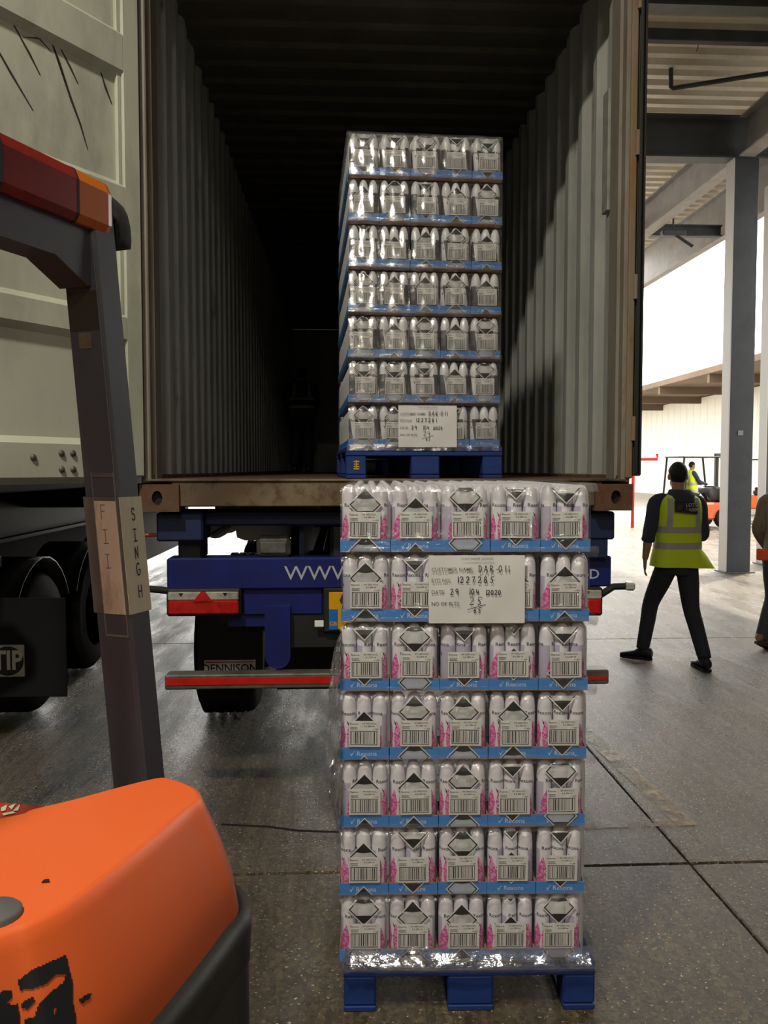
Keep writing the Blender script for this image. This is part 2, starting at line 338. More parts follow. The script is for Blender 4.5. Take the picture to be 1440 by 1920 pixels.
GLYPH = {'0': [arc(.3, .5, .28, .5, 90, 450, 12)], '1': [[(.3, 1), (.28, 0)]], '2': [arc(.3, .72, .27, .28, 160, -20, 6)+[(.02, .02), (.62, .04)]],
 '4': [[(.1, .95), (.05, .4), (.6, .45)], [(.5, .8), (.45, 0)]], '5': [[(.85, 1), (.3, .95), (.22, .55)]+arc(.3, .3, .27, .28, 90, -140, 7)],
 '6': [[(.45, 1), (.15, .55)]+arc(.32, .25, .22, .25, 150, 500, 9)], '7': [[(.0, .95), (.55, 1), (.2, 0)]], '8': [arc(.3, .75, .2, .24, 90, 450, 9), arc(.3, .26, .27, .26, 90, 450, 9)],
 '9': [arc(.28, .72, .25, .27, 0, 360, 9)+[(.52, .6), (.5, 0)]], '/': [[(.3, 1.1), (.22, -.1)]], '-': [[(.1, .4), (.4, .42)]],
 'D': [[(.1, 1), (.05, 0)], [(-.05, 1)]+arc(.1, .5, .5, .5, 90, -90, 8)], 'A': [[(0, 0), (.3, 1), (.6, 0)], [(.1, .35), (.52, .35)]], 'R': [[(.05, 0), (.08, 1)]+arc(.2, .75, .33, .25, 90, -90, 6)+[(.15, .48), (.62, 0)]],
 'S': [arc(.32, .75, .25, .25, 20, 250, 7)+arc(.3, .26, .27, .26, 70, -150, 7)], 'I': [[(.3, 1), (.3, 0)], [(.05, 1), (.55, 1)], [(.05, 0), (.6, .02)]], 'N': [[(.05, 0), (.08, .95), (.5, .05), (.55, 1)]],
 'G': [arc(.35, .5, .32, .5, 50, 330, 10)+[(.62, .45), (.35, .45)]], 'H': [[(.05, 1), (.03, 0)], [(.55, 1), (.58, 0)], [(.04, .5), (.57, .52)]], 'F': [[(.05, 0), (.05, 1), (.55, 1)], [(.05, .55), (.45, .55)]], 'E': [[(.5, 1), (.05, 1), (.05, 0), (.55, 0)], [(.05, .5), (.4, .5)]]}
def pen(mb, s, x, y, z, h, w, m=0, adv=0.72, T=None):
    for ch in s:
        if ch in GLYPH: mb.strokes([[(x+a*h*0.8, z+b*h) for a, b in L] for L in GLYPH[ch]], w, m, (T or Matrix())@Matrix.Translation((0, y, 0)))
        x += h*adv*(0.55 if ch in '1/-' else 1.0)
    return x
# ================================================================== THE DOCK
floor = MB().box(-12.5, 15, -12.5, 27.2, -0.35, -0.06).build('floor', M['joint']); struct(floor)
sx = [-12.4, -7.48, -2.98, 1.52, 6.02, 10.52, 15.0]; sy = [-12.4, -6.0, -1.28, 3.46, 8.2, 12.94, 17.68, 22.4, 27.1]
for i in range(len(sx)-1):
    for j in range(len(sy)-1):
        x0, x1, y0, y1 = sx[i]+.006, sx[i+1]-.006, sy[j]+.006, sy[j+1]-.006
        MB().box(x0, x1, y0, y1, -0.058, random.uniform(-0.0015, 0.0), 0, 0.006).build('slab', M['concrete'], floor)
ln = MB()
def worn_strip(mb, pts, wd, z=0.0022):
    n = 14
    for (a, b) in zip(pts, pts[1:]):
        d = (b-a).normalized(); nn = Vector((-d.y, d.x, 0)); prev = None
        for i in range(n+1):
            p = a.lerp(b, i/n); e0, e1 = wd/2*random.uniform(.85, 1.1), wd/2*random.uniform(.85, 1.1)
            q = (p+nn*e0, p-nn*e1)
            if prev: mb.add([(*v.xy, z) for v in (prev[0], q[0], q[1], prev[1])], [(0, 1, 2, 3)])
            prev = q
worn_strip(ln, [G(1090, 1365), G(1290, 1548)], 0.11); worn_strip(ln, [G(1262, 1543), G(1090, 1548)], 0.075)
ln.build('painted_line', M['tan_line'], floor)
ck_ = MB(); worn_strip(ck_, [G(415, 1546), G(500, 1550), G(560, 1558), G(648, 1561)], .022, .0012); ck_.build('floor_crack', M['joint'], floor)
yard = MB().box(15.02, 60, -12, 140, -0.4, -0.005).box(-60, 15.01, 27.15, 140, -0.4, -0.005).build('yard_ground', mat('yard concrete', 'b3ada0', 0.6, 0, '9c968a', 0.8)); struct(yard)
# roof deck: trapezoid sheets running across, ridges every 0.333 m
def deck_profile(y0, y1, z, pitch=0.333, h=0.085):
    p, y = [], y0
    while y < y1:
        p += [(y, z), (y+.13, z), (y+.155, z+h), (y+.308, z+h)]; y += pitch
    return p
ce = MB(); dp = deck_profile(-12, 24.0, 7.85)
for x0, x1 in ((-12.4, -2), (-2, 8.6)):
    n = len(dp); ce.add([(x0, y, z) for y, z in dp]+[(x1, y, z) for y, z in dp], [(i, i+1, n+i+1, n+i) for i in range(n-1)])
ce.box(-12.4, 8.6, -12, 24, 7.97, 8.02)
struct(ce.build('ceiling', M['deck']))
for nm, b in (('wall_back', (-12.6, 8.6, -12.4, -12.1, 0, 8)), ('wall_left', (-12.7, -12.4, -12.4, 24, 0, 8)), ('wall_right_added', (8.62, 8.85, -12.4, 9.5, 0, 8))):  # right wall added out of view, its length set to limit daylight
    struct(MB().box(*b).build(nm, M['brick']))
def ibeam(mb, a, b, hgt, wid, m=0, tf=0.03, tw=0.025):
    """an I section from a to b (axis aligned), top at a.z"""
    x0, y0, z = a; x1, y1, _ = b
    if abs(x1-x0) > abs(y1-y0):
        mb.box(x0, x1, y0-wid/2, y0+wid/2, z-tf, z, m); mb.box(x0, x1, y0-wid/2, y0+wid/2, z-hgt, z-hgt+tf, m); mb.box(x0, x1, y0-tw/2, y0+tw/2, z-hgt+tf, z-tf, m)
    else:
        mb.box(x0-wid/2, x0+wid/2, y0, y1, z-tf, z, m); mb.box(x0-wid/2, x0+wid/2, y0, y1, z-hgt, z-hgt+tf, m); mb.box(x0-tw/2, x0+tw/2, y0, y1, z-hgt+tf, z-tf, m)
def column(x, y, label, tagm=None):
    t = thing('steel_column', label, 'column', (x, y, 0), 0)
    m = MB(); m.box(-.09, .09, -.02, .02, 0.02, 7.1); m.build('web', M['steel'], t)
    for s in (-1, 1): MB().box(s*.19-.012, s*.19+.012, -.095, .095, 0.02, 7.1, 0, 0.003).build('flange', M['steel_lt'] if s < 0 else M['steel'], t)
    MB().box(-.2, .2, -.02, -.016, .02, 7.1).box(-.26, .26, -.16, .16, 0, .02, 0, .003).build('base_plate', M['steel'], t)
    return t
# columns: H sections whose wide face looks at the dock
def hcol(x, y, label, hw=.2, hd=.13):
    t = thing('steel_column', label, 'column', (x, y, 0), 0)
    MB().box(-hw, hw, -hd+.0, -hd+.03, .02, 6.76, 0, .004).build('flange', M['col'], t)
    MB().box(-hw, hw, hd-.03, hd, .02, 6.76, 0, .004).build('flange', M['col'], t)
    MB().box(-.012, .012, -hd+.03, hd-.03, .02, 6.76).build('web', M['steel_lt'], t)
    MB().box(-hw-.02, -hw, -hd, hd, .02, 6.76).build('lit_side_plate', M['col_lit'], t)  # paler plate: daylight on the column's left side put into its colour
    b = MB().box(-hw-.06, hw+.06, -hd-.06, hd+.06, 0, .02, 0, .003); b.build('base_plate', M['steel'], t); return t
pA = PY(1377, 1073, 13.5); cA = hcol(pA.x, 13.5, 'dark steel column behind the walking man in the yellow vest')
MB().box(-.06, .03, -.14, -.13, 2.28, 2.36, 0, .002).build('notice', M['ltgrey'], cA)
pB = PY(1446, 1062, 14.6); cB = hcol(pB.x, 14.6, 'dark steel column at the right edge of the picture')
def beam(name, label, a, b, h, wd, m, cat='beam'):
    c = [(a[i]+b[i])/2 for i in range(3)]; mb = MB(); ibeam(mb, a, b, h, wd); o = mb.build(name, m)
    return tag(o, label, cat)
beam('steel_beam', 'deep dark cross beam joining the column top beside the container', (-12, 13.5, 7.44), (8.4, 13.5, 7.44), .68, .28, M['steel'])
beam('steel_beam', 'dark cross beam along the top right edge of the picture', (-12, 10.35, 7.83), (8.4, 10.35, 7.83), .42, .22, M['steel'])
beam('steel_beam', 'grey lengthwise beam slanting up to the column top from the container', (6.55, -12, 7.40), (6.55, 13.3, 7.40), .64, .26, M['steel_lt'])
beam('steel_beam', 'pale lengthwise beam running on beyond the deep cross beam', (6.55, 13.7, 7.40), (6.55, 24, 7.40), .64, .26, M['steel_lt'])
beam('steel_beam', 'thin grey cross beam low under the lit far end of the roof', (3.5, 18.2, 7.1), (8.4, 18.2, 7.1), .25, .16, M['steel'])
beam('steel_beam', 'edge beam along the open side of the roof against the sky', (8.5, 4.6, 7.85), (8.5, 24, 7.85), 1.0, .2, M['steel_lt'])
tag(MB().box(-12, 8.3, 11.44, 11.56, 7.6, 7.76, 0, .01).build('roof_purlin', M['steel']), 'dark flat purlin crossing below the ridged roof', 'purlin')
pc = MB(); pc.tube([P(1308, 30, 12.0), P(1309, 88, 12.0), P(1306, 96, 12.0)], .006, 6)
tag(pc.build('hanging_cable', M['black']), 'thin cable hanging from the ridged roof in front of the purlin', 'cable')
pp = MB(); a = P(1258, 133, 13.0); b = P(1258, 163, 13.0); c_ = P(1470, 133, 12.4)
pp.tube([a+Vector((0, 0, .3)), a, b, b+Vector((.03, 0, -.02)), c_], .035, 10)
tag(pp.build('conduit_pipe', M['steel']), 'dark bent pipe hung under the ridged roof', 'pipe')
fl = MB(); q = P(1262, 438, 17.6); fl.box(q.x-.25, q.x+.25, q.y-.1, q.y+.1, q.z-.06, q.z+.06, 0, .02); fl.tube([q+Vector((0, 0, .04)), q+Vector((0, 0, 7.86-q.z))], .02); fl.tube([q, q+Vector((.35, -.2, -.32))], .035)
tag(fl.build('floodlight', M['steel']), 'small dark bracketed floodlight under the far roof end', 'light')
# high-bay lamps behind the photographer
def lamp(x, y, power, where):
    t = thing('high_bay_lamp', f'round high-bay lamp hung from the dock roof, {where}', 'lamp', (x, y, 7.0), 0, 'high-bay lamps behind the photographer')
    MB().lathe([(.05, .5), (.09, .45), (.1, .3), (.3, .02), (.31, 0), (.29, 0), (.09, .27), (.02, .28)], 24).build('lamp_shade', M['shade'], t)
    MB().ball((0, 0, .12), (.08, .08, .11)).build('bulb', M['glow'], t)
    MB().tube([(0, 0, .5), (0, 0, .86)], .012, 6).build('hanger', M['black'], t)
    L = bpy.data.lights.new('high_bay_light', 'AREA'); L.shape = 'DISK'; L.size = 0.5; L.energy = power; L.color = (1, 0.93, 0.80)
    o = bpy.data.objects.new('high_bay_light', L); C.objects.link(o); o.parent = t; o.location = (0, 0, -0.02)
for x, y, pw, wh in ((-1.6, -0.4, 380, 'above the orange truck'), (0.2, -5.2, 100, 'second behind the orange truck'), (0.3, -8.2, 200, 'third behind the orange truck'), (0.2, -11.4, 200, 'by the back wall')): lamp(x, y, pw, wh)
# ------------------------------------------------------------------ far building across the yard
fb = thing('warehouse', 'white clad warehouse with a brown canopy across the bright yard', 'building', (22, 60, 0))
fw = MB(); y = -42.0
prof = []
while y < 50: prof += [(0, y), (0, y+.8), (.04, y+.86), (.04, y+.94)]; y += 1.0
n = len(prof); fw.add([(a, b, 0) for a, b in prof]+[(a, b, 6.1) for a, b in prof], [(i, i+1, n+i+1, n+i) for i in range(n-1)])
fw.box(.2, 14, -42, 50, 0, 7.2); fw.build('wall', M['clad'], fb)
MB().box(-5.0, .3, -42, 50, 6.15, 6.45, 0, .02).build('canopy', mat('canopy soffit', '7d6650', 0.7, 0, '65523f', 0.5), fb)
for y in range(-40, 50, 6): MB().box(-4.9, .1, y-.12, y+.12, 5.75, 6.15).build('canopy_beam', mat('canopy beam paint', '6a5747', 0.7), fb)
rp = MB(); q = PY(1222, 861, 24); rp.tube([(q.x-.6, q.y, q.z), (q.x+.16, q.y, q.z), (q.x+.16, q.y, q.z+.16)], .045, 8); rp.tube([(q.x-.55, q.y, q.z), (q.x-.55, q.y, 0)], .05, 8)
tag(rp.build('barrier_rail', mat('red barrier paint', 'd8261d', 0.4)), 'red bent barrier rail in the bright yard beside the container', 'barrier')

# ================================================================== SHIPPING CONTAINER
CX, CY, FZ = 0.239, 4.12, 1.674
xl, xr, L = CX-1.17, CX+1.17, 12.0
ct = thing('shipping_container', 'open pale grey shipping container on the blue trailer', 'container', (CX, CY, 1.513))
def corr(x, sgn, y0, y1, z0, z1, pitch=.278, dep=.036):
    p, y = [], y0
    while y < y1:
        p += [(x, y), (x, y+.072), (x+sgn*dep, y+.072+.068), (x+sgn*dep, y+.072+.068+.07)]; y += pitch
    n = len(p); return [(a, b, z0) for a, b in p]+[(a, b, z1) for a, b in p], [(i, i+1, n+i+1, n+i) for i in range(n-1)]
TOP = FZ+2.72
for sgn, x in ((-1, xl), (1, xr)):
    m = MB(); m.add(*corr(x, sgn, CY+.2, CY+L, FZ, TOP+.03))
    xo = x+sgn*.06; m.box(min(xo, xo+sgn*.006), max(xo, xo+sgn*.006), CY+.1, CY+L, FZ-.1, TOP+.05); m.build('side_wall', M['wall_in'], ct, True)
    m = MB(); m.box(min(x-sgn*.005, x+sgn*.055), max(x-sgn*.005, x+sgn*.055), CY+.02, CY+L, FZ-.14, FZ+.02, 0, .006); m.build('side_rail', M['rust'], ct, True)
    for sg2, yy in ((0, CY), (1, CY+L-.12)):
        m = MB(); m.box(min(x-sgn*.012, x+sgn*.055), max(x-sgn*.012, x+sgn*.055), yy+.05, yy+.2, FZ-.02, TOP, 0, .012); m.box(min(x+sgn*.0, x+sgn*.045), max(x+sgn*.0, x+sgn*.045), yy-.012, yy+.06, FZ-.02, TOP, 0, .006); m.build('corner_post', M['post'], ct, True)
m = MB(); m.box(xr+.018, xr+.052, CY-.03, CY+.0, FZ, TOP, 0, .006); m.build('door_hinge_strip', M['post_rust'], ct, True)
# roof: ridges hang across
m = MB(); p, y = [], CY+.4
while y < CY+L: p += [(y, TOP+.02), (y+.12, TOP+.02), (y+.15, TOP-.005), (y+.22, TOP-.005)]; y += .25
n = len(p); m.add([(xl-.06, a, b) for a, b in p]+[(xr+.06, a, b) for a, b in p], [(i, i+1, n+i+1, n+i) for i in range(n-1)])
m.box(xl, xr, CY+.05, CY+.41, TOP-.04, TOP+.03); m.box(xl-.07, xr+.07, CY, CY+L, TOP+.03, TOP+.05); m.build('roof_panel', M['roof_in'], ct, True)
MB().box(xl, xr, CY+.05, CY+L, FZ-.028, FZ).build('floor_boards', M['ply'], ct, True)
MB().box(xl, xr, CY+L-.06, CY+L, FZ, TOP).build('end_wall', M['wall_in'], ct, True)
# rusty door sill and corner castings
m = MB(); m.box(xl+.1, xr-.1, CY-.02, CY+.06, FZ-.138, FZ-.012, 0, .005); m.box(xl-.02, xr+.02, CY-.03, CY+.08, FZ-.014, FZ-.002, 0, .003); m.build('door_sill', M['rust'], ct, True)
m = MB(); m.box(xl-.02, xr+.02, CY, CY+.1, TOP-.11, TOP+.03, 0, .01); m.build('door_header', M['rust'], ct, True)
for sgn, x in ((-1, xl-.05), (1, xr+.05)):
    x0, x1 = min(x, x-sgn*.19), max(x, x-sgn*.19); cx, cz = (x0+x1)/2+sgn*.01, 1.58
    hole = [(cx+a, b) for a, b in arc(0, cz, .026, .036, 0, 330, 11)]
    # front plate with a real oval opening, then the hollow box behind it
    m = MB(); outer = []
    for i in range(12):
        a = 2*math.pi*i/12; dx, dz = math.cos(a), math.sin(a); hx, hz = (x1-x0)/2, .067
        k = min(hx/abs(dx) if abs(dx) > 1e-6 else 9, hz/abs(dz) if abs(dz) > 1e-6 else 9); outer.append(((x0+x1)/2+dx*k, cz+dz*k))
    yf = CY-.045
    vs = [(a, yf, b) for a, b in outer]+[(a, yf, b) for a, b in hole]+[(a, yf+.03, b) for a, b in hole]
    m.add(vs, [(i, (i+1) % 12, 12+(i+1) % 12, 12+i) for i in range(12)]+[(12+i, 12+(i+1) % 12, 24+(i+1) % 12, 24+i) for i in range(12)])
    corners = [(x0, cz-.067), (x1, cz-.067), (x1, cz+.067), (x0, cz+.067)]
    m.add([(a, yf, b) for a, b in corners]+[(a, CY+.12, b) for a, b in corners], [(0, 1, 5, 4), (1, 2, 6, 5), (2, 3, 7, 6), (3, 0, 4, 7)])
    for (ca, cb) in corners:   # fill the plate out to its square corners
        near = sorted(outer, key=lambda q: (q[0]-ca)**2+(q[1]-cb)**2)[:2]; m.add([(ca, yf, cb)]+[(a, yf, b) for a, b in near], [(0, 1, 2)])
    m.box(x0+.01, x1-.01, yf+.03, yf+.05, cz-.06, cz+.06, 1)
    m.build('corner_casting', [M['rust_dark'], M['joint']], ct, True)
# ---- left door, swung out towards the camera; we see its ribbed inner face
hinge = Vector((xl-.035, CY-.045, 0)); dv = Vector((-.554, -.833, 0)).normalized()
D = bpy.data.objects.new('door', MB().box(0, 1.16, -.045, -.012, FZ+.012, TOP-.03, 0, .004).mesh('door', M['door'])); C.objects.link(D); D.parent = ct
D.location = hinge-Vector(ct.location); D.location.z = -1.513; D.rotation_euler = (0, 0, math.atan2(dv.y, dv.x))
# local frame: x along the door from the hinge, +y out of the inner face (towards the viewer)
DS = 1.0
def dpart(name, mb, m): return mb.build(name, m, D)
zr = [(FZ+.012, 1.83), (2.33, 2.43), (2.90, 3.03), (3.56, 3.72), (4.2, TOP-.03)]
for z0, z1 in zr:   # the raised bands
    b = MB(); xs0, xs1 = .1, 1.06
    b.add([(xs0, -.012, z0-.03), (xs1, -.012, z0-.03), (xs1, .022, z0), (xs0, .022, z0), (xs0, .022, z1), (xs1, .022, z1), (xs1, -.012, z1+.03), (xs0, -.012, z1+.03)],
          [(0, 1, 2, 3), (3, 2, 5, 4), (4, 5, 6, 7), (0, 3, 4, 7), (1, 6, 5, 2)]); dpart('door_rib', b, M['door'])
dpart('hinge_stile', MB().box(.0, .1, -.05, .02, FZ+.012, TOP-.03, 0, .006).box(.1, .125, -.012, .008, FZ+.012, TOP-.03, 0, .004), M['door'])
dpart('lock_stile', MB().box(1.06, 1.16, -.05, .02, FZ+.012, TOP-.03, 0, .006), M['door'])
dpart('door_gasket', MB().box(-.03, .0, -.045, -.01, FZ+.01, TOP-.03, 0, .008), M['gasket'])
for xx, zz in ((.42, 1.79), (.48, 1.79), (.42, 1.72), (.48, 1.72), (.86, 2.16), (.86, 2.06), (.45, 2.86), (.62, 1.77), (.26, 1.73)):
    dpart('rivet', MB().ball((xx, .0 if zz > 1.9 else .024, zz), (.015, .011, .015), 10, 6), M['galv'])
for L_ in ([(.47, 3.56), (.42, 3.45), (.36, 3.33), (.32, 3.25), (.28, 3.15)], [(.45, 3.53), (.43, 3.48), (.385, 3.38)], [(.43, 3.55), (.37, 3.48), (.33, 3.42)], [(.66, 3.55), (.57, 3.45), (.52, 3.38)], [(.2, 3.52), (.17, 3.46), (.14, 3.4)], [(.8, 3.5), (.66, 3.33), (.56, 3.22)], [(.6, 3.50), (.52, 3.53), (.46, 3.50)]):
    b = MB(); n = len(L_)
    pts = [(x+random.uniform(-.004, .004), z) for x, z in L_]; wv = [.0015+.006*math.sin(math.pi*(i+.25)/(n-.5)) for i in range(n)]
    b.add([(x-q, -.0105, z) for (x, z), q in zip(pts, wv)]+[(x+q, -.0105, z) for (x, z), q in zip(pts, wv)], [(i, i+1, n+i+1, n+i) for i in range(n-1)])
    dpart('scratch_mark', b, M['scratch'])
# ---- right door, folded right back along the container's side: only its edge shows
m = MB(); m.box(xr+.062, xr+.098, CY-.03, CY+1.13, FZ+.012, TOP-.03, 0, .008)
d2 = m.build('door', M['post'], ct, True)
m = MB(); m.box(xr+.056, xr+.075, CY-.05, CY-.028, FZ+.02, TOP-.03, 0, .006); m.box(xr+.080, xr+.086, CY-.05, CY-.028, FZ+.02, TOP-.03, 0, .002); g = m.build('door_gasket', M['gasket'], ct, True)
for z in (FZ+.25, FZ+.95, FZ+1.65, FZ+2.35):
    MB().lathe([(.012, -.06), (.012, .06)], 10, (xr+.052, CY-.035, z)).build('door_hinge', M['post_rust'], ct, True)
for xx in (.3, .8):
    MB().tube([(xr+.13, CY+xx, FZ+.03), (xr+.13, CY+xx, TOP-.05)], .017, 8).build('locking_rod', M['galv'], ct, True)
m = MB(); m.box(xr-.02, xr+.004, CY+.21, CY+.30, FZ+1.4, FZ+2.02, 0, .002); m.build('pale_patch', mat('pale repair paint', '9c9b90', 0.6, 0, '84847b', 9.0), ct, True)

# ================================================================== TRAILER UNDER IT
tr = thing('container_trailer', 'blue skeletal trailer carrying the open container', 'trailer', (CX, CY, 0))
TY = 4.22
def tp(name, mb, m, parent=tr): return mb.build(name, m, parent, True)
A, B = PY(312, 1047, TY), PY(1146, 1100, TY)
zb0, zb1 = B.z, A.z
bx0, bx1 = A.x, B.x
tp('rear_beam', MB().box(bx0, bx1, TY, TY+.16, zb0, zb1, 0, .008), M['blue'])
q0, q1 = PY(455, 1098, TY+.03), PY(605, 1152, TY+.03)
tp('lower_panel', MB().box(q0.x, q1.x, TY+.03, TY+.1, q1.z, zb0+.01, 0, .006), M['blue'])
q0, q1 = PY(497, 1148, TY), PY(545, 1252, TY); xm, hw = (q0.x+q1.x)/2, (q1.x-q0.x)/2
tp('pull_bracket', MB().prism([(xm-hw, q0.z+.03)]+[(xm-hw, q1.z+.06)]+[(xm+a, b) for a, b in arc(0, q1.z+.06, hw, .06, 180, 360, 8)]+[(xm+hw, q0.z+.03)], TY-.02, TY+.06, 'y'), M['blue'])
# lettering on the beam
m = MB(); a_ = PY(533, 1077, TY); z_ = (PY(533, 1062, TY).z+PY(533, 1090, TY).z)/2
letters(m, 'WWW', .103, (a_.x, TY-.003, z_), 0, 0.0, 'LEFT', 1.12); tp('web_lettering', m, M['grey_txt'])
m = MB(); a_ = PY(1124, 1077, TY); letters(m, '4D', .072, (a_.x, TY-.003, a_.z), 0, .012, 'RIGHT', 1.05); tp('end_lettering', m, M['grey_txt'])
# lamp clusters
def tail(x0, x1, z0, z1, peak):
    hs = MB().box(x0-.01, x1+.01, TY-.03, TY+.05, z0-.012, z1+.012, 0, .01).build('tail_lamp', M['black'], tr, True)
    h = (z1-z0); zm = z0+h*.62; ld = MB().box(x0, x1, TY-.048, TY-.03, z0, zm, 0, .008)
    c = (x0+x1)/2; ld.prism([(c-.05, zm-.005), (c+.05, zm-.005), (c+.012, z1), (c-.012, z1)], TY-.052, TY-.03, 'y'); ld.build('red_lens', M['red_lens'], hs, True)
    MB().box(x0, x1, TY-.046, TY-.03, zm, z1, 0, .006).build('clear_lens', M['white_lens'], hs, True)
    s = MB()
    for xx in (c-.11, c+.11): s.prism([(xx-.012, z1-.005), (xx+.012, z1-.005), (xx, z1-.022)], TY-.0485, TY-.0465, 'y')
    s.build('arrow_mark', M['ink'], hs, True)
q0, q1 = PY(318, 1150, TY), PY(449, 1107, TY); tail(q0.x, q1.x, q0.z, q1.z, 0)
q0, q1 = PY(990, 1150, TY), PY(1124, 1104, TY); tail(q0.x, q1.x, q0.z, q1.z, 0)
tp('lamp_bracket', MB().box(bx0+.3, bx1-.3, TY+.05, TY+.09, zb0-.2, zb0), M['blue'])
# outrigger marker arm on the right
a0, a1, a2 = PY(1122, 1118, TY), PY(1150, 1100, TY), PY(1182, 1099, TY)
ar = tp('marker_arm', MB().tube([a0, a1, a2], .018, 10), M['rubber'])
MB().box(a2.x-.03, a2.x+.02, TY-.025, TY+.025, a2.z-.022, a2.z+.022, 0, .01).build('marker_lens', M['white_lens'], ar, True)
a0, a1, a2 = PY(318, 1108, TY), PY(300, 1106, TY), PY(278, 1104, TY)
ar = tp('marker_arm', MB().tube([a0, a1, a2], .018, 10), M['rubber'])
# number plate (mostly behind the goods)
q0, q1 = PY(617, 1180, TY), PY(645, 1110, TY); plx0, plx1, plz0, plz1 = q0.x, q0.x+.34, q0.z, q1.z
npb = tp('plate_holder', MB().box(plx0-.03, plx1+.02, TY+.0, TY+.03, plz0-.015, plz1+.02, 0, .006), M['black'])
npp = MB().box(plx0, plx1, TY-.008, TY, plz0, plz1, 0, .003).build('number_plate', M['yellow'], npb, True)
s = MB().box(plx0, plx0+.045, TY-.0095, TY-.008, plz0, plz0+.105); s.build('plate_strip', M['blue_plate'], npb, True)
s = MB(); letters(s, 'GB', .03, (plx0+.022, TY-.0105, plz0+.03), 0, .01); s.build('plate_country_letters', M['yellow'], npb, True)
s = MB(); letters(s, 'C', .11, (plx0+.092, TY-.010, plz1-.045), 0, .03); s.build('plate_letter', M['ink'], npb, True)
q0, q1 = PY(590, 1175, TY), PY(607, 1163, TY); tp('white_sticker', MB().box(q0.x, q1.x, TY-.01, TY+.0, q0.z, q1.z, 0, .002), M['white'])
tp('cross_tray', MB().box(bx0+.55, bx1-.35, TY+.04, TY+.1, plz0-.1, zb0-.1), M['black'])
# underrun bar
UY = 4.12; q0, q1 = PY(309, 1294, UY), PY(1142, 1256, UY)
ub = tp('underrun_bar', MB().box(q0.x, q1.x, UY, UY+.1, q0.z, q1.z, 0, .006), M['galv'])
r0, r1 = PY(312, 1285, UY), PY(640, 1268, UY)
MB().box(r0.x, r0.x+.95, UY-.004, UY, r0.z, r1.z).build('reflective_strip', M['red_tape'], ub, True)
r1 = PY(1140, 1268, UY); MB().box(r1.x-1.05, r1.x, UY-.004, UY, r0.z, r1.z).build('reflective_strip', M['red_tape'], ub, True)
for xx in (xm, 2*CX-xm): MB().box(xx-.03, xx+.03, UY+.20, UY+.26, q1.z-.02, zb0+.02, 0, .01).build('underrun_bracket', M['blue_dk'], tr, True)
# chassis rails, crossmembers, twist-lock bolster
for xx in (CX-.45, CX+.45):
    m = MB(); ibeam(m, (xx, TY+.16, 1.5), (xx, CY+11.6, 1.5), .38, .16); tp('chassis_rail', m, M['blue_dk'])
tp('bolster', MB().box(CX-1.12, CX+1.12, TY+.05, TY+.3, 1.43, 1.508, 0, .01).box(CX-1.16, CX-.93, TY-.06, TY+.2, 1.36, 1.505, 0, .01).box(CX+.93, CX+1.16, TY-.06, TY+.2, 1.36, 1.505, 0, .01), M['blue_dk'])
tp('bolster_plate', MB().box(CX+.86, CX+1.13, TY-.05, TY+.2, zb1-.01, 1.37, 0, .01), M['blue_dk'])
tp('bolster_plate', MB().box(CX-1.07, CX-.95, TY+.02, TY+.22, zb1-.01, 1.44, 0, .01), M['black'])
for yy in (6.0, 7.6, 9.2, 11.2, 13.4): tp('crossmember', MB().box(CX-1.15, CX+1.15, yy, yy+.12, 1.3, 1.5, 0, .01), M['blue_dk'])
# brake chambers, air tanks and cables seen in the gap over the beam
def axle_gear(px, py, d, r, ln, m, name):
    c = PY(px, py, d); tp(name, MB().lathe([(r*.5, 0), (r*.92, .01), (r, .03), (r, ln-.03), (r*.92, ln-.01), (r*.5, ln)], 20, (c.x, d, c.z), 'y'), m)
axle_gear(402, 985, 4.55, .075, .16, M['alu'], 'brake_chamber'); axle_gear(425, 973, 4.75, .085, .18, M['alu'], 'brake_chamber')
c0, c1 = PY(430, 985, 4.5), PY(398, 1003, 4.45); tp('push_rod', MB().tube([c1, c0], .014, 8), M['frame_scuff'])
c = PY(512, 985, 4.7); tp('air_tank', MB().lathe([(.02, -.16), (.07, -.15), (.085, -.11), (.085, .11), (.07, .15), (.02, .16)], 24, (c.x-.05, 4.7, c.z), 'x'), M['alu'])
c = PY(455, 978, 4.9); tp('air_line_coil', MB().tube([(c.x+.02*math.cos(i*.9), 4.85+.01*i, c.z+.05*math.sin(i*.9)) for i in range(30)], .009, 6), M['rubber'])
c0, c1 = PY(474, 955, 4.5), PY(474, 980, 4.5); tp('orange_tag', MB().box(c0.x-.008, c0.x+.008, 4.5, 4.51, c1.z, c0.z), M['orange'])
c0, c1 = PY(482, 1047, TY+.06), PY(545, 1004, TY+.06); tp('junction_box', MB().box(c0.x, c1.x, TY+.02, TY+.12, c0.z+.005, c1.z, 0, .02).box(c0.x+.02, c1.x-.02, TY+.01, TY+.02, c0.z+.03, c1.z-.03, 0, .005), M['galv'])
c0, c1 = PY(300, 1003, TY-.02), PY(375, 1000, TY-.02); tp('red_cable', MB().tube([c0+Vector((-.1, 0, 0)), c0, c0.lerp(c1, .5)+Vector((0, 0, -.006)), c1], .009, 8), M['cyan'])
c0, c1 = PY(1085, 1000, TY-.02), PY(1135, 1000, TY-.02); tp('red_cable', MB().tube([c0, c0.lerp(c1, .6)], .009, 8), M['cyan'])
tp('release_handle', MB().tube([c0.lerp(c1, .6), c1, c1+Vector((0, 0, .03))], .012, 8), M['frame_scuff'])
tp('suspension_box', MB().box(CX-.85, CX+.85, 4.95, 5.0, .75, 1.16, 0, .02), M['black'])
tp('suspension_box', MB().box(CX-.3, CX+.9, 4.3, 4.36, 1.17, 1.44, 0, .02), M['black'])
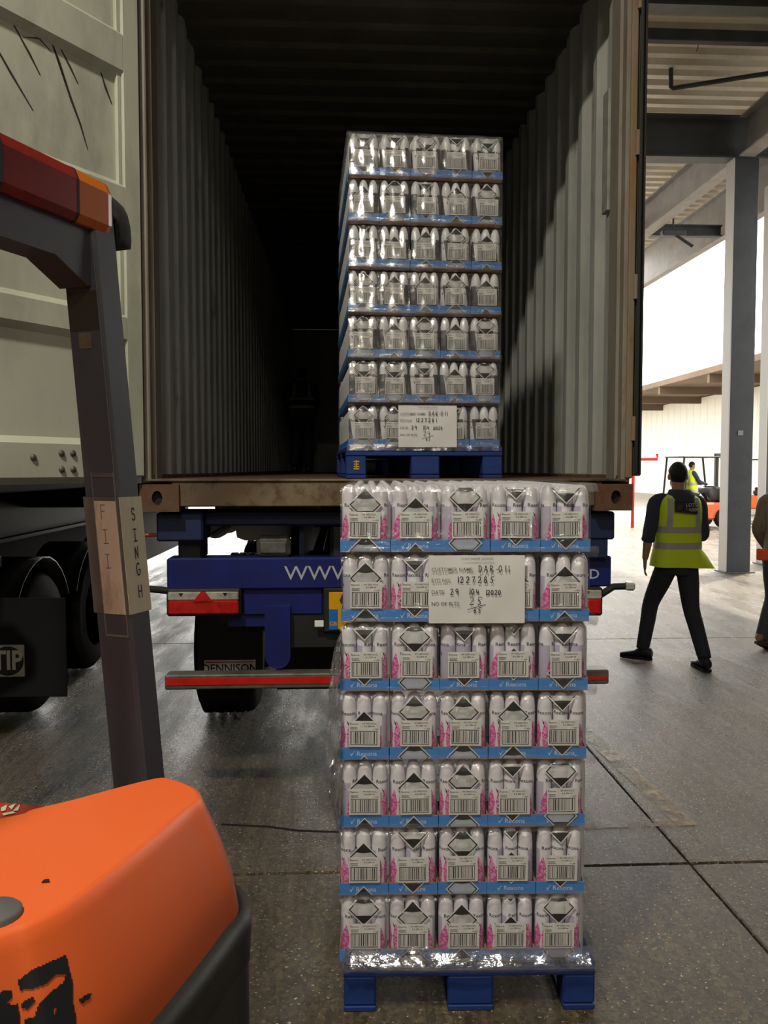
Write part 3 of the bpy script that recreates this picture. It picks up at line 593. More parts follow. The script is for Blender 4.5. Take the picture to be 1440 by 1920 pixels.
# wheels and mudguards
def wheel(parent, x, y, r, wd, out, nm='wheel'):
    """tyre with tread grooves and a dished rim; out=+1/-1 is the side the dish faces"""
    pr = [(r*.58, -wd/2), (r*.9, -wd/2), (r*.97, -wd*.42)]
    for k in range(5): y0 = -wd*.38+k*wd*.19; pr += [(r, y0-wd*.06), (r, y0+wd*.06), (r*.978, y0+wd*.075), (r*.978, y0+wd*.115)]
    pr = [p for p in pr if p[1] < wd*.42]+[(r*.97, wd*.42), (r*.9, wd/2), (r*.58, wd/2)]
    o = MB().lathe(pr, 40, (x, y, r), 'x').build(nm, M['rubber'], parent, True)
    k = out; MB().lathe([(r*.6, k*wd*.5), (r*.57, k*wd*.46), (r*.5, k*wd*.2), (r*.3, k*wd*.16), (r*.26, k*wd*.4), (r*.2, k*wd*.44), (.01, k*wd*.44)], 30, (x, y, r), 'x').build('rim', M['rim'], o, True)
    b = MB()
    for i in range(10): a = 2*math.pi*i/10; b.lathe([(.016, 0), (.016, k*.03)], 6, (x+k*wd*.17, y+math.cos(a)*r*.38, r+math.sin(a)*r*.38), 'x')
    b.build('wheel_nut', M['galv'], o, True); return o
q = PY(437, 1338, 5.78); r_ = .5
for yy in (5.9, 7.2, 8.5):
    for sg in (-1, 1): wheel(tr, CX+sg*1.02, yy, r_, .385, sg)
    tp('axle', MB().lathe([(.07, -.7), (.07, .7)], 14, (CX, yy, r_), 'x'), M['black'])
q0, q1 = PY(370, 1256, 5.26), PY(492, 1150, 5.26)
for sg in (-1, 1):
    x0 = q0.x if sg < 0 else 2*CX-q1.x; x1 = q1.x if sg < 0 else 2*CX-q0.x
    mf = tp('mud_flap', MB().box(x0, x1, 5.26, 5.275, .34, q1.z, 0, .005), M['black'])
    if sg < 0:
        s0, s1 = PY(383, 1268, 5.25), PY(479, 1237, 5.25); sp = MB().box(s0.x, s1.x, 5.25, 5.26, s0.z, s1.z, 0, .002).build('maker_plate', M['white'], mf, True)
        s = MB(); sc = (s0.x+s1.x)/2; letters(s, 'DENNISON', .075, (sc, 5.248, s1.z-.055), 0, .012, 'CENTER', .92)
        s.build('maker_lettering', M['ink'], mf, True)
        MB().box(s0.x+.01, s1.x-.01, 5.248, 5.2495, s1.z-.016, s1.z-.01).build('plate_stripe', M['red_lens'], mf, True)
    g = []
    for i in range(9): a = R(20+140*i/8); g.append((5.9+math.cos(a)*.56, .5+math.sin(a)*.56))
    gm = MB(); n = len(g); gm.add([(x0, a, b) for a, b in g]+[(x1, a, b) for a, b in g], [(i, i+1, n+i+1, n+i) for i in range(n-1)], 0, True)
    tp('mudguard', gm, M['black'])
tp('shade_panel', MB().box(CX-.66, CX+.66, 5.3, 5.32, .3, 1.2, 0, .005), M['black'])  # black sheet added to darken the gap between the flaps
tp('light_blocker', MB().box(CX-.8, CX+.8, 9.2, 15.5, .3, 1.28, 0, .02), M['black'])  # dark box added to block sky glare under the trailer
for sg in (-1, 1): tp('landing_leg', MB().box(CX+sg*.7-.06, CX+sg*.7+.06, 13.0, 13.12, 0.03, 1.4, 0, .01).box(CX+sg*.7-.16, CX+sg*.7+.16, 12.9, 13.22, 0, .03, 0, .005), M['black'])

# ================================================================== NEIGHBOURING TRAILER ON THE LEFT
NX = -3.27
nc = thing('shipping_container', 'dark brown shipping container on the trailer behind the open door', 'container', (NX, 4.4, 1.575))
def np_(name, mb, m, parent): return mb.build(name, m, parent, True)
m = MB(); m.add(*corr(NX+1.2, -1, 4.5, 16.4, 1.62, 4.2)); m.box(NX-1.2, NX+1.15, 4.45, 16.4, 1.62, 4.15); np_('body_panel', m, M['cont_dark'], nc)
np_('bottom_rail', MB().box(NX-1.22, NX+1.22, 4.4, 16.5, 1.575, 1.66, 0, .01), M['cont_dark'], nc)
np_('corner_post', MB().box(NX+1.08, NX+1.22, 4.4, 4.55, 1.62, 4.2, 0, .01), M['cont_dark'], nc)
nt_ = thing('container_trailer', 'dark trailer with a reflective sign flap behind the orange truck', 'trailer', (NX, 4.4, 0))
for xx in (NX-.45, NX+.45):
    m = MB(); ibeam(m, (xx, 4.5, 1.575), (xx, 16.2, 1.575), .45, .16); np_('chassis_rail', m, M['black'], nt_)
for yy in (5.0, 7.5, 10.0, 13.0): np_('crossmember', MB().box(NX-1.15, NX+1.15, yy, yy+.12, 1.38, 1.57, 0, .01), M['black'], nt_)
for yy in (5.98, 7.25, 8.52):
    for sg in (-1, 1): wheel(nt_, NX+sg*.95, yy, .5, .38, sg)
    np_('axle', MB().lathe([(.07, -.8), (.07, .8)], 14, (NX, yy, .5), 'x'), M['black'], nt_)
for k, yy in enumerate((5.98, 7.25, 8.52)):
    g = [(yy+math.cos(R(25+130*i/10))*.60, .5+math.sin(R(25+130*i/10))*.60) for i in range(11)]; n = len(g)
    for s in (-1, 1):
        x0, x1 = NX+s*.95-.2, NX+s*.95+.2; gm = MB(); gm.add([(x0, a, b) for a, b in g]+[(x1, a, b) for a, b in g]+[(x0, a, b-.012) for a, b in g]+[(x1, a, b-.012) for a, b in g], [(i, i+1, n+i+1, n+i) for i in range(n-1)]+[(2*n+i, 2*n+i+1, 3*n+i+1, 3*n+i) for i in range(n-1)]+[(n+i, n+i+1, 3*n+i+1, 3*n+i) for i in range(n-1)]+[(i, i+1, 2*n+i+1, 2*n+i) for i in range(n-1)], 0, True)
        np_('mudguard', gm, mat('mudguard plastic', '191919', 0.35), nt_)
q0, q1 = PY(-60, 1275, 5.2), PY(47, 1205, 5.2)
mf = np_('mud_flap', MB().box(q0.x-.04, q1.x+.25, 5.2, 5.215, .3, q1.z+.28, 0, .005), mat('flap rubber', '0c0c0c', .95), nt_)
s0, s1 = PY(-52, 1270, 5.19), PY(45, 1209, 5.19); MB().box(s0.x, s1.x, 5.188, 5.2, s0.z, s1.z, 0, .003).build('flap_sign', mat('grubby white sign', 'a9a69a', 0.5), mf, True)
s = MB(); rr = (s1.z-s0.z)*.46; sc, sz = PY(15, 1240, 5.19).x, (s0.z+s1.z)/2
s.prism([(sc+rr*1.05*math.cos(2*math.pi*k/28), sz+rr*math.sin(2*math.pi*k/28)) for k in range(28)], 5.184, 5.187, 'y'); s.build('sign_disc', M['ink'], mf, True)
s = MB(); letters(s, 'TIP', .165, (sc, 5.182, sz), 0, .03, 'CENTER', .8); s.build('sign_lettering', mat('sign letter white', 'b9b6aa', 0.5), mf, True)
q0, q1 = P(-40, 1100, 4.45), P(50, 1048, 4.9)
np_('light_blocker', MB().box(NX-.5, NX+.35, 4.7, 16.0, .35, 1.57, 0, .02), mat('dark blocker', '0f0f0f', .8), nt_)  # dark box added to close off the bright gap below this container
np_('corner_wing', MB().prism([(q0.x-.2, q0.z-.02), (q1.x, q1.z+.0), (q1.x, q1.z+.05), (q1.x-.12, q1.z+.2), (q0.x-.2, q0.z+.3)], 4.6, 4.64, 'y'), M['blue_dk'], nt_)
np_('amber_edge_strip', MB().prism([(q0.x-.2, q0.z-.1), (q1.x, q1.z-.05), (q1.x, q1.z+.02), (q0.x-.2, q0.z-.02)], 4.585, 4.6, 'y'), M['amber_strip'], nt_)
# ================================================================== PALLETS OF GOODS
LH = 0.2175                      # one layer of six-packs
ROWS = ['top', 'second', 'third', 'fourth', 'fifth', 'sixth', 'bottom']
COLS = ['far left', 'second from left', 'middle', 'second from right', 'far right']
def pallet(label, loc, rz, stencil=False):
    t = thing('pallet', label, 'pallet', loc, rz, 'blue wooden pallets')
    for k, (x0, x1) in enumerate(((-.4, -.29), (-.272, -.152), (-.134, -.014), (.014, .134), (.152, .272), (.29, .4))):
        MB().box(x0, x1, .004, 1.196, .136, .158, 0, .003).build('deck_board', M['pallet'], t)
    for y0 in (0, .55, 1.1): MB().box(-.4, .4, y0, y0+.1, .114, .136, 0, .003).build('stringer_board', M['pallet'], t)
    for x0, x1 in ((-.4, -.298), (-.07, .075), (.298, .4)):
        for y0 in (0, .55, 1.1): MB().box(x0, x1, y0+.002, y0+.098, .018, .114, 0, .006).build('block', M['pallet'], t)
        MB().box(x0, x1, 0, 1.2, 0, .018, 0, .003).build('bottom_board', M['pallet'], t)
    if stencil:
        s = MB(); s.box(-.362, -.334, -.0015, .002, .045, .052); s.strokes([[(-.36, .06), (-.335, .06)], [(-.36, .085), (-.335, .085)], [(-.348, .056), (-.348, .09)], [(-.358, .072), (-.338, .072)]], .006, 0, Matrix.Translation((0, -.001, 0)))
        s.build('stencil_mark', M['stencil'], t)
    return t
# ---- one six-pack, built once per kind
def can_mesh(dark):
    m = MB()
    if dark: pr = [(.0225, 0), (.0238, .004), (.0238, .132), (.0232, .137), (.0233, .141), (.0236, .158), (.0195, .182), (.013, .198), (.006, .205), (.001, .206)]
    else: pr = [(.0225, 0), (.0238, .004), (.0238, .150), (.0233, .153), (.0234, .156), (.0229, .172), (.0208, .187), (.0158, .198), (.009, .204), (.001, .206)]
    m.lathe(pr, 22)
    def wrap(vs, th0): return [(.0242*math.sin(x/.0240+th0), -.0242*math.cos(x/.0240+th0), z) for x, y, z in vs]
    for th0 in ((.35,) if dark else (.35, 3.4)):
        vs, fs = text_geo('Rexona', .0165, .01)
        zt_ = .128 if dark else .1415; m.add([(x, y, z+zt_) for x, y, z in wrap(vs, th0)], fs, 1)
        zt_ -= .012; tick = [(-.010, zt_-.008), (-.004, zt_-.026), (.013, zt_+.004), (-.003, zt_-.017)]
        m.add(wrap([(x, 0, z) for x, z in tick], th0+.1), [(0, 1, 3), (1, 2, 3)], 1)
        m.add(wrap([(-.015, 0, zt_+.0035), (.015, 0, zt_+.0035), (.015, 0, zt_+.005), (-.015, 0, zt_+.005)], th0), [(0, 1, 2, 3)], 2)
    return m.mesh('can', [M['can_dk' if dark else 'can'], M['can_txt'], M['logo']])
def tray_mesh():
    m = MB(); w, d, h = .0768, .0545, .038
    for (x0, x1, y0, y1) in ((-w, w, -d, -d+.002), (-w, w, d-.002, d), (-w, -w+.002, -d+.002, d-.002), (w-.002, w, -d+.002, d-.002)):
        m.box(x0, x1, y0, y1, .002, h, 0); m.box(x0, x1, y0, y1, h, h+.0012, 1)
    m.box(-w, w, -d, d, 0, .002, 1); return m.mesh('tray', [M['tray'], M['kraft']])
def logo_mesh():
    m = MB(); letters(m, 'Rexona', .021, (.008, -.0552, .0185), 0, .008)
    m.prism([(-.045, .022), (-.040, .010), (-.028, .032), (-.0395, .0165)], -.0553, -.0550, 'y'); return m.mesh('logo', [M['logo']])
def film_mesh(dark, seed=0):
    """shrink film stretched over the cans: hangs between them, rounds over the caps"""
    m = MB(); nx, nz = 30, 22; g = []; rr = random.Random(seed); a1, a2, a3 = rr.uniform(0, 6), rr.uniform(0, 6), rr.uniform(.25, .5)
    for j in range(nz+1):
        v = j/nz; z = .001+.200*min(v/.78, 1); y = -.0610
        if v > .78: a = (v-.78)/.22; z = .201+.009*math.sin(a*math.pi/2); y = -.0560+.040*a
        elif z > .155: y += (.0045 if dark else .009)*((z-.155)/.046)**2
        for i in range(nx+1):
            x = -.0765+.153*i/nx; hang = (.0009 if dark else .0022)*(math.cos(x/.0485*2*math.pi)*-.5+.5)*max(0, min(1, (z-.04)/.02))
            g.append((x, y+hang+(.0008*math.sin(i*a3+a1+j*.2)*math.sin(j*.5+a2) if dark else -.0005*math.sin(i*1.7+j*2.3))+rr.uniform(-.0001, .0001), z))
    fs = [(j*(nx+1)+i, j*(nx+1)+i+1, (j+1)*(nx+1)+i+1, (j+1)*(nx+1)+i) for j in range(nz) for i in range(nx)]
    m.add(g, fs, 0, True); return m.mesh('shrink_film', [M['film_hazy' if dark else 'film']])
def label_mesh():
    m = MB(); m.box(-.049, .049, -.0004, .0004, 0, .082)
    o = m.mesh('carton_label', [M['label']]); return o
def barcode_mesh(seed):
    r = random.Random(seed); m = MB(); x = -.040
    for (x0, x1, z0, z1) in ((-.044, .040, .049, .051), (-.044, .040, .006, .008), (-.044, -.042, .006, .051), (.038, .040, .006, .051)): m.add([(x0, -.0008, z0), (x1, -.0008, z0), (x1, -.0008, z1), (x0, -.0008, z1)], [(0, 1, 2, 3)])
    while x < .035:
        w_ = r.choice((.0011, .0011, .0022, .0030)); m.add([(x, -.0008, .010), (x+w_, -.0008, .010), (x+w_, -.0008, .048), (x, -.0008, .048)], [(0, 1, 2, 3)]); x += w_+r.choice((.0012, .0022, .0030))
    letters(m, 'Rexona', .0085, (-.033, -.0008, .073), 0); letters(m, 'AP AEROSOL', .0075, (.015, -.0008, .074), 0); letters(m, '6 x 200 ml', .0075, (.015, -.0008, .0655), 0, .01)
    for z in (.062, .0585, .055): m.add([(-.044, -.0008, z), (-.044+.028*r.uniform(.6, 1), -.0008, z), (-.02, -.0008, z+.0012), (-.044, -.0008, z+.0012)], [(0, 1, 2, 3)])
    letters(m, '4 1390', .0065, (.034, -.0008, .056), 0); return m.mesh('barcode', [M['hz']])
def clip(poly, z0, z1):
    for sgn, lim in ((1, z0), (-1, -z1)):
        out = []
        for a, b in zip(poly, poly[1:]+poly[:1]):
            ia, ib = sgn*a[1] >= lim, sgn*b[1] >= lim
            if ia: out.append(a)
            if ia != ib: t_ = (lim-sgn*a[1])/(sgn*b[1]-sgn*a[1]); out.append((a[0]+(b[0]-a[0])*t_, lim*sgn))
        poly = out
        if len(poly) < 3: return []
    return poly
def hazard(c):
    """limited-quantity diamonds printed on the film (repeat .142 m), cut at the film's ends"""
    res = []
    def put(poly, mi, y):
        for z0, z1 in ((.003, .155), (.155, .178), (.178, .199)):
            q = clip(poly, z0, z1)
            if q:
                f = lambda z: (0 if z <= .155 else .010*((z-.155)/.046)**2)
                m.add([(a, y+f(b), b) for a, b in q], [list(range(len(q)))], mi)
    for k in (-2, -1, 0, 1):
        z = c+k*.142; h, w_ = .0485, .0485
        if z-h > .19 or z+h < .01: continue
        m = MB(); res.append(m)
        t_ = .0035
        for (ax, az), (bx, bz) in (((0, h), (w_, 0)), ((w_, 0), (0, -h)), ((0, -h), (-w_, 0)), ((-w_, 0), (0, h))):
            i = 1-t_*1.5/h; put([(ax, z+az), (bx, z+bz), (bx*i, z+bz*i), (ax*i, z+az*i)], 0, -.0574)
            o_ = 1+t_*1.3/h; put([(ax*o_, z+az*o_), (bx*o_, z+bz*o_), (bx, z+bz), (ax, z+az)], 2, -.0573)
        s_ = .02
        cur = [(-(h-s_), z+s_), (0, z+s_-.003), (h-s_, z+s_)]
        put([(0, z+h)]+cur, 0, -.0575); put([(0, z-h)]+[(-(h-s_), z-s_), (0, z-s_+.001), (h-s_, z-s_)], 0, -.0575)
        put([(-(h-s_), z+s_), (0, z+s_-.003), (h-s_, z+s_), (w_*.95, z), (h-s_, z-s_), (-(h-s_), z-s_), (-w_*.95, z)], 1, -.0572)
    return res
meshes = {d: dict(can=can_mesh(d), film=[film_mesh(d, i) for i in range(5)]) for d in (False, True)}
TRAY, LOGO, LABEL, BARS = tray_mesh(), logo_mesh(), label_mesh(), [barcode_mesh(i) for i in range(4)]
def part(name, me, parent, loc=(0, 0, 0), rot=(0, 0, 0)):
    o = bpy.data.objects.new(name, me); C.objects.link(o); o.parent = parent; o.location = loc; o.rotation_euler = rot; return o
def sixpack(dark, parent_label, group, loc, rz, c):
    t = thing('deodorant_pack', parent_label, 'multipack', loc, rz, group); me = meshes[dark]
    tr_ = part('tray', TRAY, t); part('logo', LOGO, tr_)
    turn = random.choice((.0, .3, -.5, -.2, 1.1))
    for x in (-.0485, 0, .0485): part('can', me['can'], t, (x+random.uniform(-.001, .001), -.0275, .003), (0, 0, turn+random.uniform(-.9, .9)))
    part('shrink_film', random.choice(me['film']), t)
    lx = random.uniform(-.004, .008); lb = part('carton_label', LABEL, t, (lx, -.0592, .041+random.uniform(0, .003)), (0, random.uniform(-.015, .015), 0))
    part('barcode', random.choice(BARS), lb)
    for m in hazard(c+random.uniform(-.002, .002)): part('hazard_mark', m.mesh('hazard_mark', [M['hz'], M['pale_print'], M['label']]), t)
    return t
FR = [[.147, .119, .17, .214, .202], [.134, .208, .16, .12, .122], [.21, .167, .207, .225, .2], [.106, .153, .15, .136, .204], [.121, .129, .15, .212, .174], [.121, .2, .158, .229, .214], [.172, .143, .133, .236, .172]]
CR = [[.2, .205, .178, .21, .195], [.12, .16, .21, .13, .15], [.22, .1, .13, .15, .12], [.15, .13, .13, .145, .12], [.16, .12, .16, .12, .17], [.17, .17, .19, .12, .17], [.16, .15, .17, .21, .1]]
def rows_behind(name, parent_loc, rz, z0, lh, dark, cols, label):
    """the goods standing behind the front row: far more cans than can be told apart"""
    m = MB(); seg = 8; pr = [(.0235, .003), (.0238, .14), (.022, .183), (.010, .204), (.001, .206)]
    for r in range(7):
        for iy in range(11):
            for ic in range(5):
                if ic not in cols and r != 6: continue
                x, y, z = (ic-2)*.155, .06+iy*.109, z0+r*lh
                if iy > 0:
                    m.box(x-.077, x+.077, y-.054, y+.054, z, z+.036, 1)
                for dx in (-.0485, 0, .0485):
                    for dy in ((-.0265, .0265) if iy > 0 else (.0265,)): m.lathe(pr, seg, (x+dx, y+dy, z), 'z', 0)
    o = m.build(name, [M['can_dk' if dark else 'can'], M['tray']], None); o.location = parent_loc; o.rotation_euler = (0, 0, rz)
    return tag(o, label, 'multipack', None, 'stuff')
def note(label, loc, rz, lines, gl):
    t = thing('paper_note', label, 'sheet', loc, rz)
    nx, nz = 12, 8; m = MB(); g = [(-.1485+.297*i/nx, -.002*math.sin(i*1.1)*math.sin(j*.9)+(.006*((j/nz)**3)), .21*j/nz) for j in range(nz+1) for i in range(nx+1)]
    m.add(g, [(j*(nx+1)+i, j*(nx+1)+i+1, (j+1)*(nx+1)+i+1, (j+1)*(nx+1)+i) for j in range(nz) for i in range(nx)], 0, True); m.build('sheet_of_paper', M['paper'], t)
    p = MB(); letters(p, 'CONTAINER GOODS', .0105, (.0, -.0035, .2)); p.build('printed_line', M['print'], t)
    for s, z in (('CUSTOMER NAME:', .167), ('S/ITI NO:', .133), ('DATE:', .097), ('NO OF PLTS:', .061)): p = MB(); letters(p, s, .0155, (-.141, -.0035, z), 0, .005, 'LEFT'); p.build('printed_line', M['print'], t)
    h = MB(); pen(h, 'DAR-011', .005, -.0037, .160, .019, .0022, 0, .92); pen(h, lines[0], -.062, -.0037, .127, .018, .0024, 0, 1.02)
    pen(h, '29', -.082, -.0037, .090, .017, .0022, 0, .95); pen(h, '/04', -.025, -.0037, .090, .017, .0022, 0, .85); pen(h, '/2020', .026, -.0037, .089, .014, .0022, 0, .8)
    pen(h, lines[1], -.022, -.0037, .058, .024, .0018, 0, .9); h.strokes([[(-.028, .043), (.026, .059)]], .0018, 0, Matrix.Translation((0, -.0037, 0))); pen(h, lines[2], -.010, -.0037, .033, .016, .0018, 0, .8)
    h.build('handwriting', M['ink'], t)
    return t
def stack(loc, rz, lh, dark, sh, table, group, place, stencil, lines, notex, noterow):
    p = pallet(f'blue wooden pallet under the {place}', loc, rz, stencil)
    Mx = Matrix.Translation(loc)@Matrix.Rotation(rz, 4, 'Z')
    for r in range(7):
        for c in range(5):
            x = (c-2)*.155+random.uniform(-.0015, .0015)-sh+(r-3)*-.001; z = .1595+(6-r)*lh
            v = Mx@Vector((x, .062+random.uniform(-.002, .002), z))
            kind = 'dark-bodied' if dark else 'white'
            sixpack(dark, f'{kind} deodorant six-pack, {ROWS[r]} row, {COLS[c]}, {place}', group, v, rz+random.uniform(-.006, .006), table[r][c])
    rows_behind('deodorant_pack_rows', loc, rz, .1595, lh, dark, (0, 4), f'packs of deodorant cans stacked behind the front row of the {place}')
    # stretch wrap: bands that pull in between the layers, a tight skirt over the pallet edge
    wr = thing('stretch_wrap', f'clear stretch wrap strapped round the {place}', 'wrap', loc, rz)
    W = .392
    def band(name, zs, m, amp=.003, front=-.004):
        """a strip of film round the load: zs = [(height, how far it stands off)]"""
        b = MB(); ring = []
        N = 40
        for z, off in zs:
            q = []
            for i in range(N+1):
                x = -W+2*W*i/N; q.append((x*(1+off*.6), front-off+random.uniform(-amp, amp)*.5+amp*math.sin(i*.9+z*40)*.5, z+random.uniform(-.002, .002)))
            q = [(-W-off, 1.2, z), (-W-off, .6, z), (-W-off, .05, z)]+q+[(W+off, .05, z), (W+off, .6, z), (W+off, 1.2, z)]
            ring.append(q)
        b.loft(ring, 0, True, False, False); return b.build(name, m, wr)
    zb = .1595
    if not dark: band('wrap_skirt', [(.136, .014), (.148, .028), (.158, .030), (.172, .020), (.186, .010), (.2, .004), (.214, .001)], M['wrap_gloss'], .004)
    for r in range(1, 7):
        z = zb+r*lh; band('wrap_band', [(z-.016, -.012), (z-.006, -.004), (z+.004, .001), (z+.016, .0)], M['wrap'], .003)
    if dark: band('wrap_skirt', [(.14, .004), (.158, .002), (.172, .0)], M['wrap'], .003)
    band('wrap_top_edge', [(zb+7*lh-.03, -.006), (zb+7*lh-.012, -.014), (zb+7*lh-.005, -.03)], M['wrap'], .003)
    b = MB(); g = []
    for j in range(9):
        for i in range(13): g.append((-W+2*W*i/12, .04+1.14*j/8, zb+7*lh-.006+random.uniform(-.003, .003)))
    b.add(g, [(j*13+i, j*13+i+1, (j+1)*13+i+1, (j+1)*13+i) for j in range(8) for i in range(12)], 0, True); b.build('wrap_top_sheet', M['wrap'], wr)
    v = Mx@Vector((notex, -.0095, zb+(6-noterow)*lh-.002+.0)); n = note(f'white handwritten goods note under the wrap of the {place}', v, rz, lines, None)
    return wr
c0, c1 = G(645, 1898), G(1115, 1893); rz0 = math.atan2((c1-c0).y, (c1-c0).x)
fc = (c0+c1)/2
wr0 = stack(Vector((fc.x, fc.y, 0.0)), rz0, LH, False, .023, FR, 'white deodorant packs in the front stack', 'front stack on the dock floor', False, ('1227285', '25', '65'), .014, 1)
# loose torn tail of wrap hanging off the left edge of the front stack
for z0, z1, wd in ((.56, 1.16, .05), (.60, .86, .045), (.92, 1.20, .04)):
    b = MB(); rg = []
    for j in range(25):
        z = z0+(z1-z0)*j/24; k = math.sin(math.pi*j/24)**.7
        rg.append([(-.4-.006-wd*k*(i/9)*random.uniform(.75, 1.1), .02+.03*math.sin(i*1.3+j*.7)+random.uniform(-.012, .012), z+random.uniform(-.008, .008)) for i in range(10)])
    b.loft(rg, 0, True, False, False); b.build('loose_wrap', M['wrap_gloss'], wr0)
d0, d1 = PY(645, 897, CY+.14), PY(940, 897, CY+.16); cx = (d0.x+d1.x)/2
stack(Vector((cx, CY+.06, FZ)), R(2.6), .2235, True, .0, CR, 'dark deodorant packs in the container stack', 'stack just inside the container', True, ('1227281', '24', '65'), .012, 6)
# a further load deep in the container, almost lost in the dark
pl2 = Vector((cx-.045, CY+2.15, FZ)); pallet('blue wooden pallet deep in the dark container', pl2, 0)
rows_behind('deodorant_pack_rows', pl2, 0, .1595, .2235, True, (0,), 'packs of deodorant cans loaded deep in the dark container')
wr = thing('stretch_wrap', 'clear stretch wrap round the load deep in the container', 'wrap', pl2)
b = MB(); rg = []
for j in range(29):
    z = .12+1.57*j/28; k = -.012 if j % 4 == 2 else 0
    rg.append([(-.398-k+random.uniform(-.004, .004), y, z) for y in (0, .2, .5, .9, 1.2)])
b.loft([[(.3, -.004, q[0][2])]+[(-.39, -.004, q[0][2])]+q for q in rg], 0, True, False, False); b.build('wrap_side', M['wrap'], wr)
# ================================================================== ORANGE TRUCK IN THE FOREGROUND
e = Vector((-.35, -.937, 0)).normalized()      # along the truck, towards the camera
e = site(e.x, e.y, 0); e.z = 0; nr = Vector((-e.y, e.x, 0)); nr = nr if nr.x > 0 else -nr    # its right-hand side, facing us
tk0 = G(300, 1457, 1.236); ft = thing('forklift_truck', 'orange truck with leaning dark post at the left foreground', 'forklift', (tk0.x-.4, tk0.y-.2, 0))
def fp(name, mb, m, parent=ft): return mb.build(name, m, parent, True)
def cat(pts, n=6):
    out = []; N = len(pts)
    for i in range(N):
        p0, p1, p2, p3 = pts[(i-1) % N], pts[i], pts[(i+1) % N], pts[(i+2) % N]
        for k in range(n):
            t = k/n; out.append(0.5*((2*p1)+(p2-p0)*t+(2*p0-5*p1+4*p2-p3)*t*t+(3*p1-p0-3*p2+p3)*t**3))
    return out
# plan outline of the cover at its crease, then pulled in / out level by level
zt = 1.236
crease = [G(0, 1750, zt), G(60, 1728, zt), G(130, 1690, zt), G(220, 1622, zt), G(300, 1556, zt), G(350, 1512, zt), G(372, 1494, zt), G(366, 1478, zt), G(345, 1467, zt), G(322, 1460, zt), G(298, 1457, zt), G(240, 1470, zt), G(140, 1497, zt), G(60, 1516, zt), G(0, 1533, zt)]
a_, b_ = crease[0], crease[-1]
crease += [b_+Vector((-.25, -.12, 0)), b_+Vector((-.45, -.25, 0)), b_+Vector((-.5, -.5, 0)), a_+(a_-crease[2])*2.4+Vector((-.25, .05, 0)), a_+(a_-crease[2])*2.0, a_+(a_-crease[2])*1.0]
cen = sum(crease, Vector())/len(crease)
def level(off, z, shift=Vector()):
    N = len(crease); out = []
    for i, p in enumerate(crease):
        t_ = (crease[(i+1) % N]-crease[i-1]).normalized(); nn = Vector((t_.y, -t_.x, 0))
        if nn.dot(p-cen) < 0: nn = -nn
        out.append(Vector((p.x, p.y, 0))+nn*off+shift+Vector((0, 0, z)))
    return cat(out, 5)
lv = [level(.052, 1.02), level(.058, 1.06), level(.048, 1.12), level(.028, 1.175), level(.010, 1.218), level(.004, 1.231), level(.0, 1.2345), level(-.004, 1.236)]
body = fp('cover', MB().loft(lv, 0, True), M['orange'])
base = [level(.066, .12), level(.072, .3), level(.072, .9), level(.072, 1.02), level(.068, 1.045), level(.06, 1.055)]
bmp = fp('bumper', MB().loft(base, 0, True), M['bumper'])
fp('bumper_lip', MB().loft([level(.064, .985), level(.074, .99), level(.077, 1.04), level(.075, 1.058), level(.058, 1.062)], 0, True), M['bumper'])
for pts in ([(352, 1838), (372, 1800), (385, 1770), (392, 1745)], [(395, 1815), (404, 1775), (412, 1740)], [(285, 1915), (318, 1878), (340, 1850)]):
    sc = [G(a, b, 1.0) for a, b in pts]; sm = MB(); n = len(pts)
    bmx = bmesh.new(); bmx.from_mesh(bmp.data); bvx = __import__('mathutils.bvhtree', fromlist=['BVHTree']).BVHTree.FromBMesh(bmx); bmx.free(); hit = []
    for a, b in pts:
        x, f, u = ray(a, b); dd = (site(x, f, CAMZ+u)-Vector((0, 0, CAMZ))).normalized(); h = bvx.ray_cast(Vector((0, 0, CAMZ))-Vector(ft.location), dd)
        if h[0]: hit.append(h[0]+Vector(ft.location)-dd*.0015)
    if len(hit) > 1: fp('scuff_mark', sm.tube(hit, .0009, 5), mat('scuff pale', '8f8468', 0.7))
cp = G(-14, 1703, 1.245); fp('filler_cap', MB().lathe([(.03, -.01), (.03, .004), (.027, .007), (.001, .008)], 24, (cp.x, cp.y, 1.237)), mat('grey cap', '5a5a58', .6))
ck = G(86, 1643, 1.243); fp('paint_chip', MB().prism([(ck.x-.004, ck.y-.003), (ck.x+.005, ck.y-.002), (ck.x+.002, ck.y+.004), (ck.x-.003, ck.y+.003)], 1.2365, 1.238, 'z'), M['ink'])
